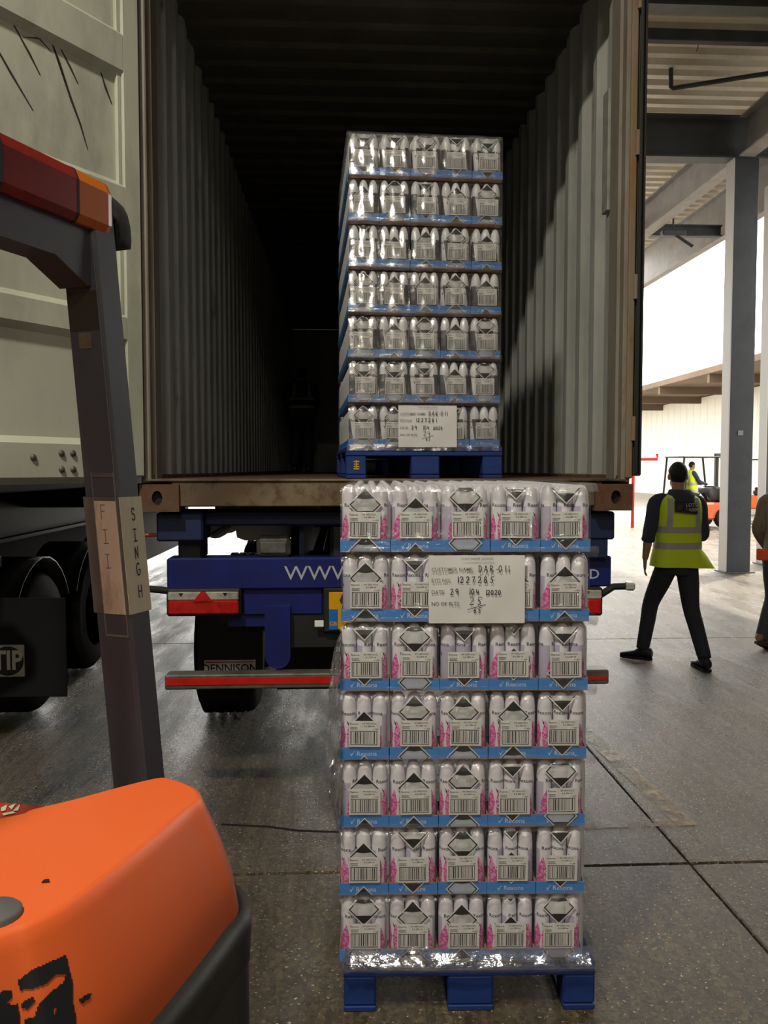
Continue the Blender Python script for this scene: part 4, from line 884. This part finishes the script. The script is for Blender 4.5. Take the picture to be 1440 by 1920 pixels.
# torn black letters on the side of the cover (wrap a sticker on the sloping side)
from mathutils.bvhtree import BVHTree
_bm = bmesh.new(); _bm.from_mesh(body.data); _bv = BVHTree.FromBMesh(_bm); _bm.free()
def on_side(px, py):
    """the place on the cover seen at that point of the photograph"""
    x, f, u = ray(px, py); o = Vector((0, 0, CAMZ)); d = (site(x, f, CAMZ+u)-o).normalized()
    h = _bv.ray_cast(o-Vector(ft.location), d)
    return None if h[0] is None else (h[0]+Vector(ft.location), h[1] if h[1].dot(d) < 0 else -h[1])
def inside(p, poly):
    c = False
    for (x0, y0), (x1, y1) in zip(poly, poly[1:]+poly[:1]):
        if (y0 > p[1]) != (y1 > p[1]) and p[0] < (x1-x0)*(p[1]-y0)/(y1-y0)+x0: c = not c
    return c
def decal(polys, holes, name, m, step=3.0):
    """torn vinyl: small cells laid on the curved side"""
    d = MB(); idx = {}
    def vert(i, j):
        if (i, j) not in idx:
            h = on_side(i*step, j*step)
            if h is None: return None
            idx[i, j] = len(d.v); d.v.append(tuple(h[0]+h[1]*.0012))
        return idx[i, j]
    for poly in polys:
        xs = [p[0] for p in poly]; ys = [p[1] for p in poly]
        for i in range(int(min(xs)/step)-1, int(max(xs)/step)+1):
            for j in range(int(min(ys)/step)-1, int(max(ys)/step)+1):
                c = ((i+.5)*step, (j+.5)*step)
                if inside(c, poly) and not any(inside(c, q) for q in holes):
                    q = [vert(i, j), vert(i+1, j), vert(i+1, j+1), vert(i, j+1)]
                    if None not in q: d.f.append(q); d.mi.append(0); d.sm.append(True)
    return fp(name, d, m)
# tall dark post with the tail lamp
pb, pt = P(262, 1478, 1.45), P(163, 425, 1.45)
ax = (pt-pb).normalized(); w1, w2 = .074, .06
def post_ring(c, g1=0.0, g2=0.0, ch=.006):
    a, b, k, h = w1/2+g1, w2/2+g2, ch, []
    for u, v in ((-a+k, -b), (a-k, -b), (a, -b+k), (a, b-k), (a-k, b), (-a+k, b), (-a, b-k), (-a, -b+k)): h.append(c+nr*u+e*(-v))
    return h
post = fp('post', MB().loft([post_ring(pb-ax*.35), post_ring(pt+ax*.02)], 0, False), M['frame'])
def post_at(py):       # point on the post's axis at image height py
    t_ = (1470-py)/(1470-425); return pb.lerp(pt, t_)
cf = lambda py, u, off: post_at(py)+nr*u+e*(w2/2+off)       # on the face towards the camera; u across
cr = lambda py, v, off: post_at(py)+nr*(w1/2+off)+e*v       # on the right-hand face
def strip(name, py0, py1, f, a, b, th, m, parent=post):
    n = 6; q = []
    for i in range(n+1):
        py = py0+(py1-py0)*i/n; q.append([f(py, a, .0), f(py, b, .0), f(py, b, th), f(py, a, th)])
    return fp(name, MB().loft(q, 0, False), m, parent)
strip('tape', 918, 1132, cr, -w2/2, w2/2, .0012, M['tape'])
strip('tape', 918, 1132, cf, -w1/2, w1/2, .0012, M['tape_grey'])
strip('worn_label', 925, 1132, cf, -.014, .031, .0022, M['tape_pale'])
strip('clear_tape_edge', 872, 1172, cf, -.016, -.014, .0016, M['frame_scuff']); strip('clear_tape_edge', 872, 1172, cf, .030, .032, .0016, M['frame_scuff'])
strip('clear_tape_edge', 1170, 1174, cf, -.016, .032, .0016, M['frame_scuff']); strip('clear_tape_edge', 874, 882, cf, -.014, .030, .0014, M['tape_grey'])
strip('bare_edge', 470, 915, lambda py, u, o: cf(py, u, o), w1/2-.005, w1/2-.0035, .0008, M['frame_scuff'])
strip('bare_edge', 1180, 1440, lambda py, u, o: cf(py, u, o), w1/2-.0045, w1/2-.004, .0006, M['frame_scuff'])
strip('dark_sticker', 548, 618, cf, -.03, .03, .0008, mat('brown old sticker', '3a322d', 0.6)); strip('tape_remnant', 622, 650, cf, -.014, .012, .0012, mat('tape remnant', '7c6a57', 0.7, 0, '5c4e40', 30.0))
def pen_on(name, s, pys, f, u0, h, w, m):
    mb = MB()
    for ch, py in zip(s, pys):
        o = f(py, u0, .0020); xa = (f(py, u0+.01, .0020)-o).normalized(); za = ax
        for L in GLYPH[ch]:
            for (x0, z0), (x1, z1) in zip(L, L[1:]):
                p, q = o+xa*(x0-.3)*h*.75+za*(z0-.5)*h, o+xa*(x1-.3)*h*.75+za*(z1-.5)*h; d = (q-p).normalized()*w*.3; k = (q-p).cross(xa.cross(za)).normalized()*w/2
                mb.add([p-k-d, q-k+d, q+k+d, p+k-d], [(0, 1, 2, 3)])
    return fp(name, mb, m, post)
crr = lambda py, u, off: cr(py, -u, off)
pen_on('handwriting', 'SINGH', (950, 989, 1021, 1052, 1093), crr, .002, .021, .0024, M['ink'])
pen_on('faded_handwriting', 'FII', (945, 990, 1035), lambda py, u, off: cf(py, u, off+.0008), .004, .024, .0016, mat('faded pen', '8b7868', 0.7))
# overhead bar, gusset, tail lamp, rubber end
bar0 = pt+ax*.0
z0b, z1b = 2.062, 2.135
def barring(p, dz0=0.0, dz1=0.0, hw=.03): return [p+nr*hw+Vector((0, 0, z0b+dz0)), p+nr*hw+Vector((0, 0, z1b+dz1)), p-nr*hw+Vector((0, 0, z1b+dz1)), p-nr*hw+Vector((0, 0, z0b+dz0))]
pf = Vector((pt.x, pt.y, 0))
fp('overhead_bar', MB().loft([barring(pf-e*.034), barring(pf+e*.035, -.035), barring(pf+e*.11, .0), barring(pf+e*.5), barring(pf+e*.9)], 0, False), M['frame'])
fp('post_top', MB().loft([post_ring(pt-ax*.04, -.0005, -.0005), post_ring(Vector((pt.x, pt.y, z1b)), -.0005, -.0005)], 0, False), M['frame'])
lb = pf+nr*.012
def lampring(p, s=1.0, c=.5):
    pts = [(-.022, 0), (.026, 0), (.034, .012), (.034, .066), (.026, .084), (.008, .092), (-.022, .092)]
    return [p+nr*(u*s)+Vector((0, 0, z1b-.012+(v-.046)*s+.046)) for u, v in pts]
lampo = fp('tail_lamp', MB().loft([lampring(lb+e*-.01, .92), lampring(lb+e*.36, .92)], 0, False), M['black'])
fp('amber_lens', MB().loft([lampring(lb+e*-.016, .8), lampring(lb+e*-.010, .95), lampring(lb+e*.0, 1.0), lampring(lb+e*.072, 1.0)], 0, False), M['amber'], lampo)
fp('red_lens', MB().loft([lampring(lb+e*.073, 1.0), lampring(lb+e*.232, 1.0)], 0, False), M['dred'], lampo)
fp('lens_joint', MB().loft([lampring(lb+e*.0715, 1.02), lampring(lb+e*.0755, 1.02)], 0, False), M['ink'], lampo)
fp('lamp_end', MB().loft([lampring(lb+e*.233, 1.06), lampring(lb+e*.34, 1.06)], 0, False), M['ltgrey'] if False else M['black'], lampo)
eb = Vector((pf.x, pf.y, 0))-e*.035
en = MB()
def capring(p, k):
    return [p+nr*(.034*k*math.cos(t_))+Vector((0, 0, z1b-.015+.075*k*max(math.sin(t_), -.22)+.008)) for t_ in [2*math.pi*i/18 for i in range(18)]]
fp('rubber_end', en.loft([capring(eb+nr*.008, .98), capring(eb+nr*.008-e*.016, 1.0), capring(eb+nr*.008-e*.034, .93), capring(eb+nr*.008-e*.044, .7)], 0, True), M['rubber'])
# red side panel behind the cover, and the wheels under it
q0, q1 = G(-40, 1500, 1.19), G(80, 1512, 1.19)
fp('rear_panel', MB().loft([[q0, q1, q1+Vector((-.08, -.2, 0)), q0+Vector((-.08, -.2, 0))], [p+Vector((0, 0, -.4)) for p in (q0, q1, q1+Vector((-.08, -.2, 0)), q0+Vector((-.08, -.2, 0)))]], 0, False), M['red_orange'])
s = MB()
for L_ in ([(2, 1514), (14, 1508), (10, 1520), (2, 1521)], [(16, 1512), (30, 1506), (22, 1518)], [(24, 1520), (38, 1507), (34, 1520)], [(4, 1525), (24, 1521), (30, 1524), (6, 1529)]):
    s.add([G(a, b, 1.192) for a, b in L_], [list(range(len(L_)))])
fp('worn_lettering', s, M['tape'])
for sg, dd in ((1, 0.0), (1, -.6)):
    wc = cen+e*(.15+(-dd)*.5); fp('wheel', MB().lathe([(.08, -.06), (.125, -.05), (.125, .05), (.08, .06)], 24, (wc.x-.05, wc.y, .125), 'x'), M['rubber'])
fp('guard_leg', MB().loft([[b_+Vector((-.45+a, -.3+b, 1.2)) for a, b in ((0, 0), (.06, 0), (.06, .06), (0, .06))], [b_+Vector((-.45+a, -.3+b, 2.1)) for a, b in ((0, 0), (.06, 0), (.06, .06), (0, .06))]], 0, False), M['frame'])
decal([[(33, 1838), (60, 1818), (123, 1790), (130, 1822), (136, 1846), (134, 1872), (140, 1900), (142, 1932), (46, 1932), (44, 1912), (64, 1906), (72, 1884), (92, 1862), (118, 1842), (122, 1828), (106, 1826), (84, 1846), (58, 1854), (36, 1856)],
 [(-9, 1868), (8, 1856), (22, 1858), (22, 1870), (12, 1880), (20, 1884), (34, 1882), (36, 1932), (-9, 1932)], [(40, 1880), (60, 1868), (66, 1876), (52, 1892), (40, 1890)], [(147, 1874), (158, 1866), (172, 1862), (166, 1872), (150, 1883)]],
 [[(98, 1892), (104, 1890), (103, 1900), (98, 1902)]], 'torn_sticker', M['ink'])

# ================================================================== PEOPLE
def taper(mb, pts, rad, seg=12, sub=4, m=0, squash=1.0):
    """a limb: smooth tapering tube through the joints"""
    pts = [Vector(p) for p in pts]; P_, R_ = [], []
    for i in range(len(pts)-1):
        p0, p1, p2, p3 = pts[max(i-1, 0)], pts[i], pts[i+1], pts[min(i+2, len(pts)-1)]
        for k in range(sub):
            t_ = k/sub; P_.append(0.5*((2*p1)+(p2-p0)*t_+(2*p0-5*p1+4*p2-p3)*t_*t_+(3*p1-p0-3*p2+p3)*t_**3)); R_.append(rad[i]+(rad[i+1]-rad[i])*t_)
    P_.append(pts[-1]); R_.append(rad[-1])
    return mb.tube(P_, R_, seg, m, None, True, squash)
def fuse(mb, name, m, parent, voxel, smooth=3):
    """weld overlapping volumes into one continuous skin"""
    o = mb.build('welding', m, None)
    md = o.modifiers.new('r', 'REMESH'); md.mode = 'VOXEL'; md.voxel_size = voxel
    sm = o.modifiers.new('s', 'SMOOTH'); sm.factor = .6; sm.iterations = smooth
    dg = bpy.context.evaluated_depsgraph_get(); me = bpy.data.meshes.new_from_object(o.evaluated_get(dg)); me.name = name
    me.polygons.foreach_set('use_smooth', [True]*len(me.polygons)); bpy.data.objects.remove(o)
    if not me.materials: me.materials.append(m)
    r = bpy.data.objects.new(name, me); C.objects.link(r); r.parent = parent; return r
def ell(c, rx, ry, n=20, tilt=0.0, lean=0.0): return [(c[0]+rx*math.cos(2*math.pi*k/n), c[1]+ry*math.sin(2*math.pi*k/n)+lean, c[2]+tilt*math.cos(2*math.pi*k/n)) for k in range(n)]
def hand(mb, wrist, fwd, side, s=1.0):
    """palm, four unequal curled fingers and a thumb on its side"""
    wv, f, sd = Vector(wrist), Vector(fwd).normalized(), Vector(side).normalized(); nn = f.cross(sd).normalized()
    rings = []
    for t_, wd, th in ((0, .026, .020), (.03, .034, .017), (.07, .04, .015), (.095, .039, .012)):
        c = wv+f*t_*s; rings.append([c+sd*(wd*s*math.cos(a))+nn*(th*s*math.sin(a)) for a in [2*math.pi*k/10 for k in range(10)]])
    mb.loft(rings)
    for k, ln in enumerate((.07, .08, .074, .058)):
        o = wv+f*(.085*s)+sd*((.029-.0195*k)*s); a = o+f*ln*.5*s; b = a+(f*.35+nn*.12).normalized()*ln*.35*s; c = b+(f*.2+nn*.3).normalized()*ln*.2*s
        mb.tube([o-f*.01, a, b, c], [.0095*s, .009*s, .0085*s, .0065*s], 8)
    o = wv+f*.03*s+sd*.028*s; mb.tube([o, o+(sd*.7+f*.6)*.035*s, o+(sd*.75+f*1.3)*.06*s], [.013*s, .0105*s, .0075*s], 8)
def person(label, loc, rz, J, group=None, voxel=.008, top='navy', legs='trouser', shoe='boot', vest=None, sleeve=1.0, hood=True, badge=False, stripes=True, flare=.0, hem=.87, head_turn=0.0):
    """J: joints in metres, x to the figure's right, +y forward, z up"""
    t = thing('person', label, 'person', loc, rz, group)
    g = lambda k: Vector(J[k])
    sh = {s: g('shoulder_'+s) for s in 'lr'}; hp = g('hips'); ch = g('chest'); nk = g('neck'); hd = g('head')
    # --- one continuous body: head, neck, trunk, arms, hands, legs
    b = MB()
    b.ball(hd+Vector((0, -.006, .028)), (.075, .094, .098), 20, 14); b.ball(hd+Vector((0, .022, -.05)), (.056, .066, .066), 16, 10)      # skull and jaw
    b.tube([hd+Vector((0, .083, .02)), hd+Vector((0, .104, -.018)), hd+Vector((0, .09, -.03))], [.008, .015, .011], 8)                  # nose
    b.ball(hd+Vector((0, .078, -.062)), (.024, .014, .009), 10, 6); b.ball(hd+Vector((0, .07, -.092)), (.022, .02, .018), 10, 6)          # mouth, chin
    for s in (-1, 1): b.ball(hd+Vector((s*.08, -.008, -.002)), (.012, .022, .032), 10, 8); b.ball(hd+Vector((s*.034, .078, .036)), (.022, .014, .008), 8, 6)   # ears, brows
    taper(b, [nk+Vector((0, -.012, -.08)), nk, hd+Vector((0, -.012, -.03))], [.075, .058, .055])
    b.loft([ell(hp+Vector((0, 0, z)), rx, ry) for z, rx, ry in ((-.1, .14, .1), (.0, .16, .11), (.12, .145, .1))]+[ell(ch+Vector((0, 0, z)), rx, ry) for z, rx, ry in ((-.12, .15, .11), (.0, .17, .115), (.1, .15, .095), (.15, .08, .07))])
    for s, k in (('l', -1), ('r', 1)):
        taper(b, [sh[s]+Vector((-k*.06, 0, .0)), sh[s], (sh[s]+g('elbow_'+s))/2, g('elbow_'+s), (g('elbow_'+s)*.6+g('wrist_'+s)*.4), g('wrist_'+s)], [.055, .052, .045, .038, .039, .026])
        hand(b, g('wrist_'+s), g('hand_'+s)-g('wrist_'+s), Vector(J.get('thumb_'+s, (-k*.3, 1, 0))))
        taper(b, [hp+Vector((k*.085, 0, -.04)), (hp+Vector((k*.085, 0, -.04)))*.5+g('knee_'+s)*.5, g('knee_'+s), g('knee_'+s)*.65+g('ankle_'+s)*.35, g('ankle_'+s)], [.088, .076, .054, .055, .036])
    fuse(b, 'body', M['skin'], t, voxel)
    # eyes, hair
    for s in (-1, 1): MB().ball(hd+Vector((s*.033, .0755, .022)), (.012, .009, .008), 10, 6).build('eye', M['eye'], t)
    h = MB(); rg = []
    for i in range(13):
        a = math.pi/2*(1-i/12*1.62); rr = math.cos(a); row = []
        for k in range(28):
            th = 2*math.pi*k/28; front = max(0, math.sin(th)); zc = math.sin(a)
            if zc < .35: zc = zc+(.35-zc)*front**.6*1.0
            row.append((hd.x+.0795*rr*math.cos(th), hd.y-.008+.098*rr*math.sin(th)*(1 if zc > .3 else 1.0), hd.z+.03+.104*zc))
        rg.append(row)
    h.loft(rg, 0, True, True); h.build('hair', M['hair'], t)
    # --- top: trunk, sleeves, hood in one garment
    c = MB()
    c.loft([ell(hp+Vector((0, 0, z)), rx, ry, 24) for z, rx, ry in ((-.06, .175, .125), (.06, .175, .122))]+[ell(ch+Vector((0, 0, z)), rx, ry, 24) for z, rx, ry in ((-.12, .172, .13), (.0, .185, .132), (.09, .165, .11), (.14, .1, .085), (.165, .075, .072))])
    for s, k in (('l', -1), ('r', 1)):
        el, wr_ = g('elbow_'+s), g('wrist_'+s); end = el.lerp(wr_, max(0.02, sleeve-.0)) if sleeve < 1 else wr_
        pts = [sh[s]+Vector((-k*.08, 0, .02)), sh[s]+Vector((0, 0, -.005)), (sh[s]+el)/2, el, end]; taper(c, pts, [.065, .07, .064, .057, .055 if sleeve < 1 else .042])
        if sleeve < 1: taper(c, [el.lerp(end, .55), end], [.06, .059])
    if hood:
        c.loft([ell(nk+Vector((0, y, z)), rx, ry, 18) for y, z, rx, ry in ((-.115, -.145, .03, .02), (-.115, -.125, .095, .05), (-.085, -.06, .125, .085), (-.05, .0, .118, .10), (-.025, .045, .09, .085))])
    fuse(c, 'hooded_top' if hood else 'jacket', M[top], t, max(voxel, .010), 2)
    # --- trousers
    c = MB(); c.loft([ell(hp+Vector((0, 0, z)), rx, ry, 20) for z, rx, ry in ((-.13, .155, .115), (-.05, .172, .125), (.05, .165, .118))])
    for s, k in (('l', -1), ('r', 1)):
        kn, an = g('knee_'+s), g('ankle_'+s); hq = hp+Vector((k*.085, 0, -.05)); low = an-(kn-an).normalized()*.02
        taper(c, [hq, hq*.55+kn*.45, kn, kn*.6+an*.4, low], [.1, .091, .073, .068, .058])
    fuse(c, 'trousers', M[legs], t, max(voxel, .010), 2)
    # --- shoes
    for s, k in (('l', -1), ('r', 1)):
        an, to = g('ankle_'+s), g('toe_'+s); f = (to-an); f.z = 0; f.normalize(); sd = Vector((f.y, -f.x, 0)); pitch = J.get('pitch_'+s, 0.0)
        he = Vector((an.x, an.y, J.get('sole_'+s, 0.0))); up = Vector((0, 0, 1))
        F_ = f*math.cos(pitch)-up*math.sin(pitch); U_ = up*math.cos(pitch)+f*math.sin(pitch)
        ball_ = he+f*.1; rings = []
        for d, wd, z0, z1 in ((-.085, .028, .03, .085), (-.075, .036, .022, .11), (-.03, .042, .022, .125), (.02, .043, .022, .115), (.08, .047, .022, .075), (.14, .05, .022, .06), (.185, .04, .022, .05), (.205, .02, .024, .04)):
            cc = he+F_*d; q = []
            for a in [2*math.pi*i/14 for i in range(14)]: q.append(cc+sd*(wd*math.cos(a))+U_*((z0+z1)/2+(z1-z0)/2*math.sin(a)))
            rings.append(q)
        so_ = MB().loft(rings); 
        taper(so_, [he+U_*.07, he+U_*.14+Vector((0, 0, .0))], [.045, .047]); sh_ = so_.build('shoe', M[shoe], t)
        sl = MB(); out = [(-.088, .0), (-.07, .036), (0, .04), (.08, .05), (.15, .05), (.2, .03), (.212, 0)]; out = out+[(a, -b) for a, b in out[::-1][1:-1]]
        r0 = [he+F_*a+sd*b+U_*.024 for a, b in out]; r1 = [he+F_*a+sd*b*1.03+U_*.0 for a, b in out]; sl.loft([r0, r1], 0, False); sl.build('sole', M['sole'], sh_)
    # --- hi-vis waistcoat
    if vest:
        lvl = [(hem, .228, .155), (hem+.12, .215, .15), (1.0, .205, .148), (1.1, .198, .146), (1.2, .196, .147), (1.28, .2, .152), (1.36, .202, .15), (1.43, .198, .135), (1.475, .175, .115), (1.51, .10, .09)]
        dz = ch.z-1.33
        def ring(z, rx, ry, n=36, grow=0.0):
            q = []
            for k in range(n):
                a = 2*math.pi*k/n; x, y = (rx+grow)*math.cos(a), (ry+grow)*math.sin(a)
                x, y = (rx+grow)*math.copysign(abs(math.cos(a))**.8, math.cos(a)), (ry+grow)*math.copysign(abs(math.sin(a))**.8, math.sin(a))
                fl_ = flare*max(0, math.cos(a))**2*max(0, (1.02-z)/.15); rip = (.010*math.sin(5*a+1)*max(0, (1.15-z)/.28)) if z < 1.15 else .004*math.sin(3*a)
                x += fl_+rip*math.cos(a); y += rip*math.sin(a); tt = min(1, max(0, (z-hem)/(1.4-hem))); cxx = hp.x+(ch.x-hp.x)*tt; cyy = hp.y+(ch.y-hp.y)*tt
                q.append((x+cxx, y+cyy, z+dz*tt-(fl_*.2)))
            return q
        def interp(z):
            for (z0, a0, b0), (z1, a1, b1) in zip(lvl, lvl[1:]):
                if z0 <= z <= z1: k = (z-z0)/(z1-z0); return a0+(a1-a0)*k, b0+(b1-b0)*k
            return lvl[-1][1:]
        zs = sorted(set([hem+i*(1.51-hem)/26 for i in range(27)]))
        V = MB().loft([ring(z, *interp(z)) for z in zs], 0, True, False).build('hi_vis_vest', M[vest], t)
        def hoop(z0, z1): MB().loft([ring(z, *interp(z), 36, g_) for z, g_ in ((z0, -.002), (z0, .0035), ((z0+z1)/2, .004), (z1, .0035), (z1, -.002))], 0, False, False).build('reflective_band', M['reflect'], V)
        if stripes:
            hoop(1.17, 1.222); hoop(1.03, 1.085)
            for x in (-.128, .128):
                for side in (-1, 1):
                    rows_ = []
                    for i in range(12):
                        z = 1.2+(1.47-1.2)*i/11; rx, ry = interp(z); pts = []
                        for dx in (-.024, .024):
                            xx = (x+dx)*(1-.10*i/11); c_ = min(.98, abs(xx)/rx)**(1/.8); a = math.acos(c_); yy = side*(ry)*abs(math.sin(a))**.8
                            tt = min(1, max(0, (z-hem)/(1.4-hem))); pts.append((xx+hp.x+(ch.x-hp.x)*tt, yy+side*.005+hp.y+(ch.y-hp.y)*tt, z+dz*tt))
                        rows_.append(pts)
                    MB().loft(rows_, 0, False, False, False).build('reflective_band', M['reflect'], V)
        if badge:
            rows_ = []
            for i in range(5):
                z = 1.345+.098*i/4; rx, ry = interp(z); rows_.append([(xx, -ry*abs(math.sin(math.acos(min(.98, abs(xx)/rx)**(1/.8))))**.8-.007-.004, z+dz-.01*(xx/.1)) for xx in [-.085+.2*k/8 for k in range(9)]])
            bp = MB().loft(rows_, 0, False, False, False).build('back_patch', mat('patch charcoal', '26272d', 0.7), V)
            s = MB(); rx, ry = interp(1.4)
            letters(s, 'LOTS', .042, (.055, -ry-.016, 1.413+dz), 0, .02); letters(s, 'LASER', .038, (.060, -ry-.016, 1.372+dz), 0, .02); s.build('patch_lettering', mat('patch print', 'c9c9c2', 0.6), bp)
            s = MB(); s.prism([(-.045+.024*math.cos(a), 1.395+dz+.024*math.sin(a)) for a in [2*math.pi*k/12 for k in range(12)]], -ry-.016, -ry-.014, 'y'); s.build('patch_emblem', mat('patch emblem', '4b3a40', 0.6), bp)
    return t
def toward(a, b): d = b-a; return math.atan2(-d.x, d.y)
# --- the man walking away in the yellow waistcoat
wp = site((1272-720)/F*7.25, 7.25, 0); WR = -YAW+R(2)
walk = dict(hips=(0, .0, .93), chest=(.015, .03, 1.33), neck=(.02, .05, 1.50), head=(.02, .075, 1.655),
 shoulder_l=(-.185, .03, 1.43), elbow_l=(-.255, .0, 1.15), wrist_l=(-.275, .03, .93), hand_l=(-.265, .06, .8), thumb_l=(.35, 1, 0),
 shoulder_r=(.195, .03, 1.42), elbow_r=(.225, .0, 1.15), wrist_r=(.17, .2, 1.10), hand_r=(.06, .28, 1.13), thumb_r=(0, .2, 1),
 knee_l=(-.16, .18, .52), ankle_l=(-.235, .16, .12), toe_l=(-.42, .30, 0), sole_l=.005, pitch_l=0.0,
 knee_r=(.125, -.02, .50), ankle_r=(.155, -.24, .12), toe_r=(.15, .0, 0), pitch_r=0.0)
person('man walking away in a yellow reflective waistcoat and black boots', wp, WR, walk, None, .007, 'navy', 'trouser', 'boot', 'hivis', .28, True, True, True, .10)
# --- the one half cut off by the right edge
qp = site((1470-720)/F*7.75, 7.75, 0)
stand = dict(hips=(0, 0, .92), chest=(0, .03, 1.32), neck=(0, .05, 1.48), head=(0, .075, 1.635),
 shoulder_l=(-.19, .03, 1.41), elbow_l=(-.24, .0, 1.13), wrist_l=(-.22, .16, .95), hand_l=(-.2, .24, .87), shoulder_r=(.19, .03, 1.41), elbow_r=(.24, .0, 1.13), wrist_r=(.22, .16, .95), hand_r=(.2, .24, .87),
 knee_l=(-.10, .04, .5), ankle_l=(-.12, -.12, .12), toe_l=(-.12, .1, 0), sole_l=.05, pitch_l=.35, knee_r=(.10, .10, .5), ankle_r=(.1, .16, .12), toe_r=(.12, .4, 0))
pr2 = person('person in brown jacket and tan shoes cut off by the right edge', qp, R(-55), stand, None, .010, 'khaki', 'trouser', 'tan', None, 1.0, False)
MB().box(-.19, -.08, -.13, -.105, .86, .97, 0, .01).build('orange_pocket', M['hi_orange'], pr2)
# --- the one deep in the container
ip = PY(566, 790, CY+9.2); bend = dict(stand, chest=(0, .10, 1.28), neck=(0, .17, 1.42), head=(0, .22, 1.56), shoulder_l=(-.19, .10, 1.37), shoulder_r=(.19, .10, 1.37), wrist_l=(-.16, .4, 1.05), hand_l=(-.12, .5, 1.05), wrist_r=(.16, .4, 1.05), hand_r=(.12, .5, 1.05), elbow_l=(-.24, .2, 1.1), elbow_r=(.24, .2, 1.1), sole_l=0.0, pitch_l=0.0)
person('person in a striped waistcoat deep in the dark container', (ip.x, CY+9.2, FZ), R(4), bend, None, .014, 'navy', 'trouser', 'boot', 'hivis_shaded', 1.0, False)  # vest colour darkened to carry the container's deep shade

# ================================================================== FORKLIFTS OUT IN THE YARD
def forklift(label, loc, rz):
    t = thing('forklift_truck', label, 'forklift', loc, rz)
    b = lambda n_, m, mt: m.build(n_, mt, t)
    b('chassis', MB().box(-.5, .5, -.9, .7, .25, .75, 0, .05), M['orange']); b('counterweight', MB().box(-.52, .52, -1.25, -.75, .3, 1.0, 0, .12), M['orange'])
    b('engine_cover', MB().box(-.4, .4, -.75, .0, .75, .95, 0, .06), M['black']); b('seat', MB().box(-.25, .25, -.55, -.05, .95, 1.05, 0, .04).box(-.25, .25, -.62, -.5, 1.0, 1.5, 0, .05), M['black'])
    b('dashboard', MB().box(-.45, .45, .5, .7, .75, 1.2, 0, .05), M['black']); b('steering_wheel', MB().lathe([(.14, 0), (.17, .01), (.17, .03), (.14, .03)], 16, (0, .38, 1.2)), M['black'])
    for x in (-.45, .45):
        for y0, y1 in ((-.85, -.75), (.6, .45)): b('guard_leg', MB().tube([(x, y0, .95), (x, y1, 2.08)], .03, 8), M['black'])
        b('mast_rail', MB().box(x*.75-.05, x*.75+.05, .8, .9, .15, 2.2, 0, .01), M['black']); b('fork', MB().box(x*.55-.05, x*.55+.05, .95, 2.0, .08, .12, 0, .01).box(x*.55-.05, x*.55+.05, .95, 1.0, .08, .6, 0, .01), M['black'])
        for yy, r in ((.55, .3), (-.8, .24)):
            w_ = MB().lathe([(r*.55, -.09), (r*.95, -.09), (r, -.06), (r, .06), (r*.95, .09), (r*.55, .09)], 24, (x*1.1, yy, r), 'x').build('wheel', M['rubber'], t)
            MB().lathe([(r*.56, -.07), (r*.3, -.05), (.01, -.05), (.01, .05), (r*.3, .05), (r*.56, .07)], 18, (x*1.1, yy, r), 'x').build('rim', M['alu'], w_)
    b('overhead_guard', MB().box(-.5, .5, -.8, .5, 2.06, 2.1, 0, .015), M['black']); b('mast_crossbar', MB().box(-.4, .4, .8, .9, 2.1, 2.2, 0, .01).box(-.4, .4, .9, .96, .5, .58, 0, .01), M['black'])
    return t
f1 = site((1308-720)/F*24.5, 24.5, 0); forklift('orange forklift with a driver beyond the walking man', f1, R(-80))
sit = dict(hips=(0, -.2, 1.12), chest=(0, -.25, 1.52), neck=(0, -.23, 1.68), head=(0, -.2, 1.82), shoulder_l=(-.19, -.25, 1.6), elbow_l=(-.24, -.1, 1.36), wrist_l=(-.12, .22, 1.28), hand_l=(-.08, .32, 1.26), shoulder_r=(.19, -.25, 1.6), elbow_r=(.24, -.1, 1.36), wrist_r=(.12, .22, 1.28), hand_r=(.08, .32, 1.26),
 knee_l=(-.13, .22, 1.1), ankle_l=(-.13, .36, .87), toe_l=(-.13, .6, .77), sole_l=.76, knee_r=(.13, .22, 1.1), ankle_r=(.13, .36, .87), toe_r=(.13, .6, .77), sole_r=.76)
person('driver in a yellow waistcoat seated on the far forklift', f1, R(-80), sit, None, .016, 'navy', 'trouser', 'boot', 'hivis', 1.0, False, False, True, 0.0, 1.02)
f2 = site((1412-720)/F*31.0, 31.0, 0); forklift('red and black forklift beyond the two right-hand columns', f2, R(65))
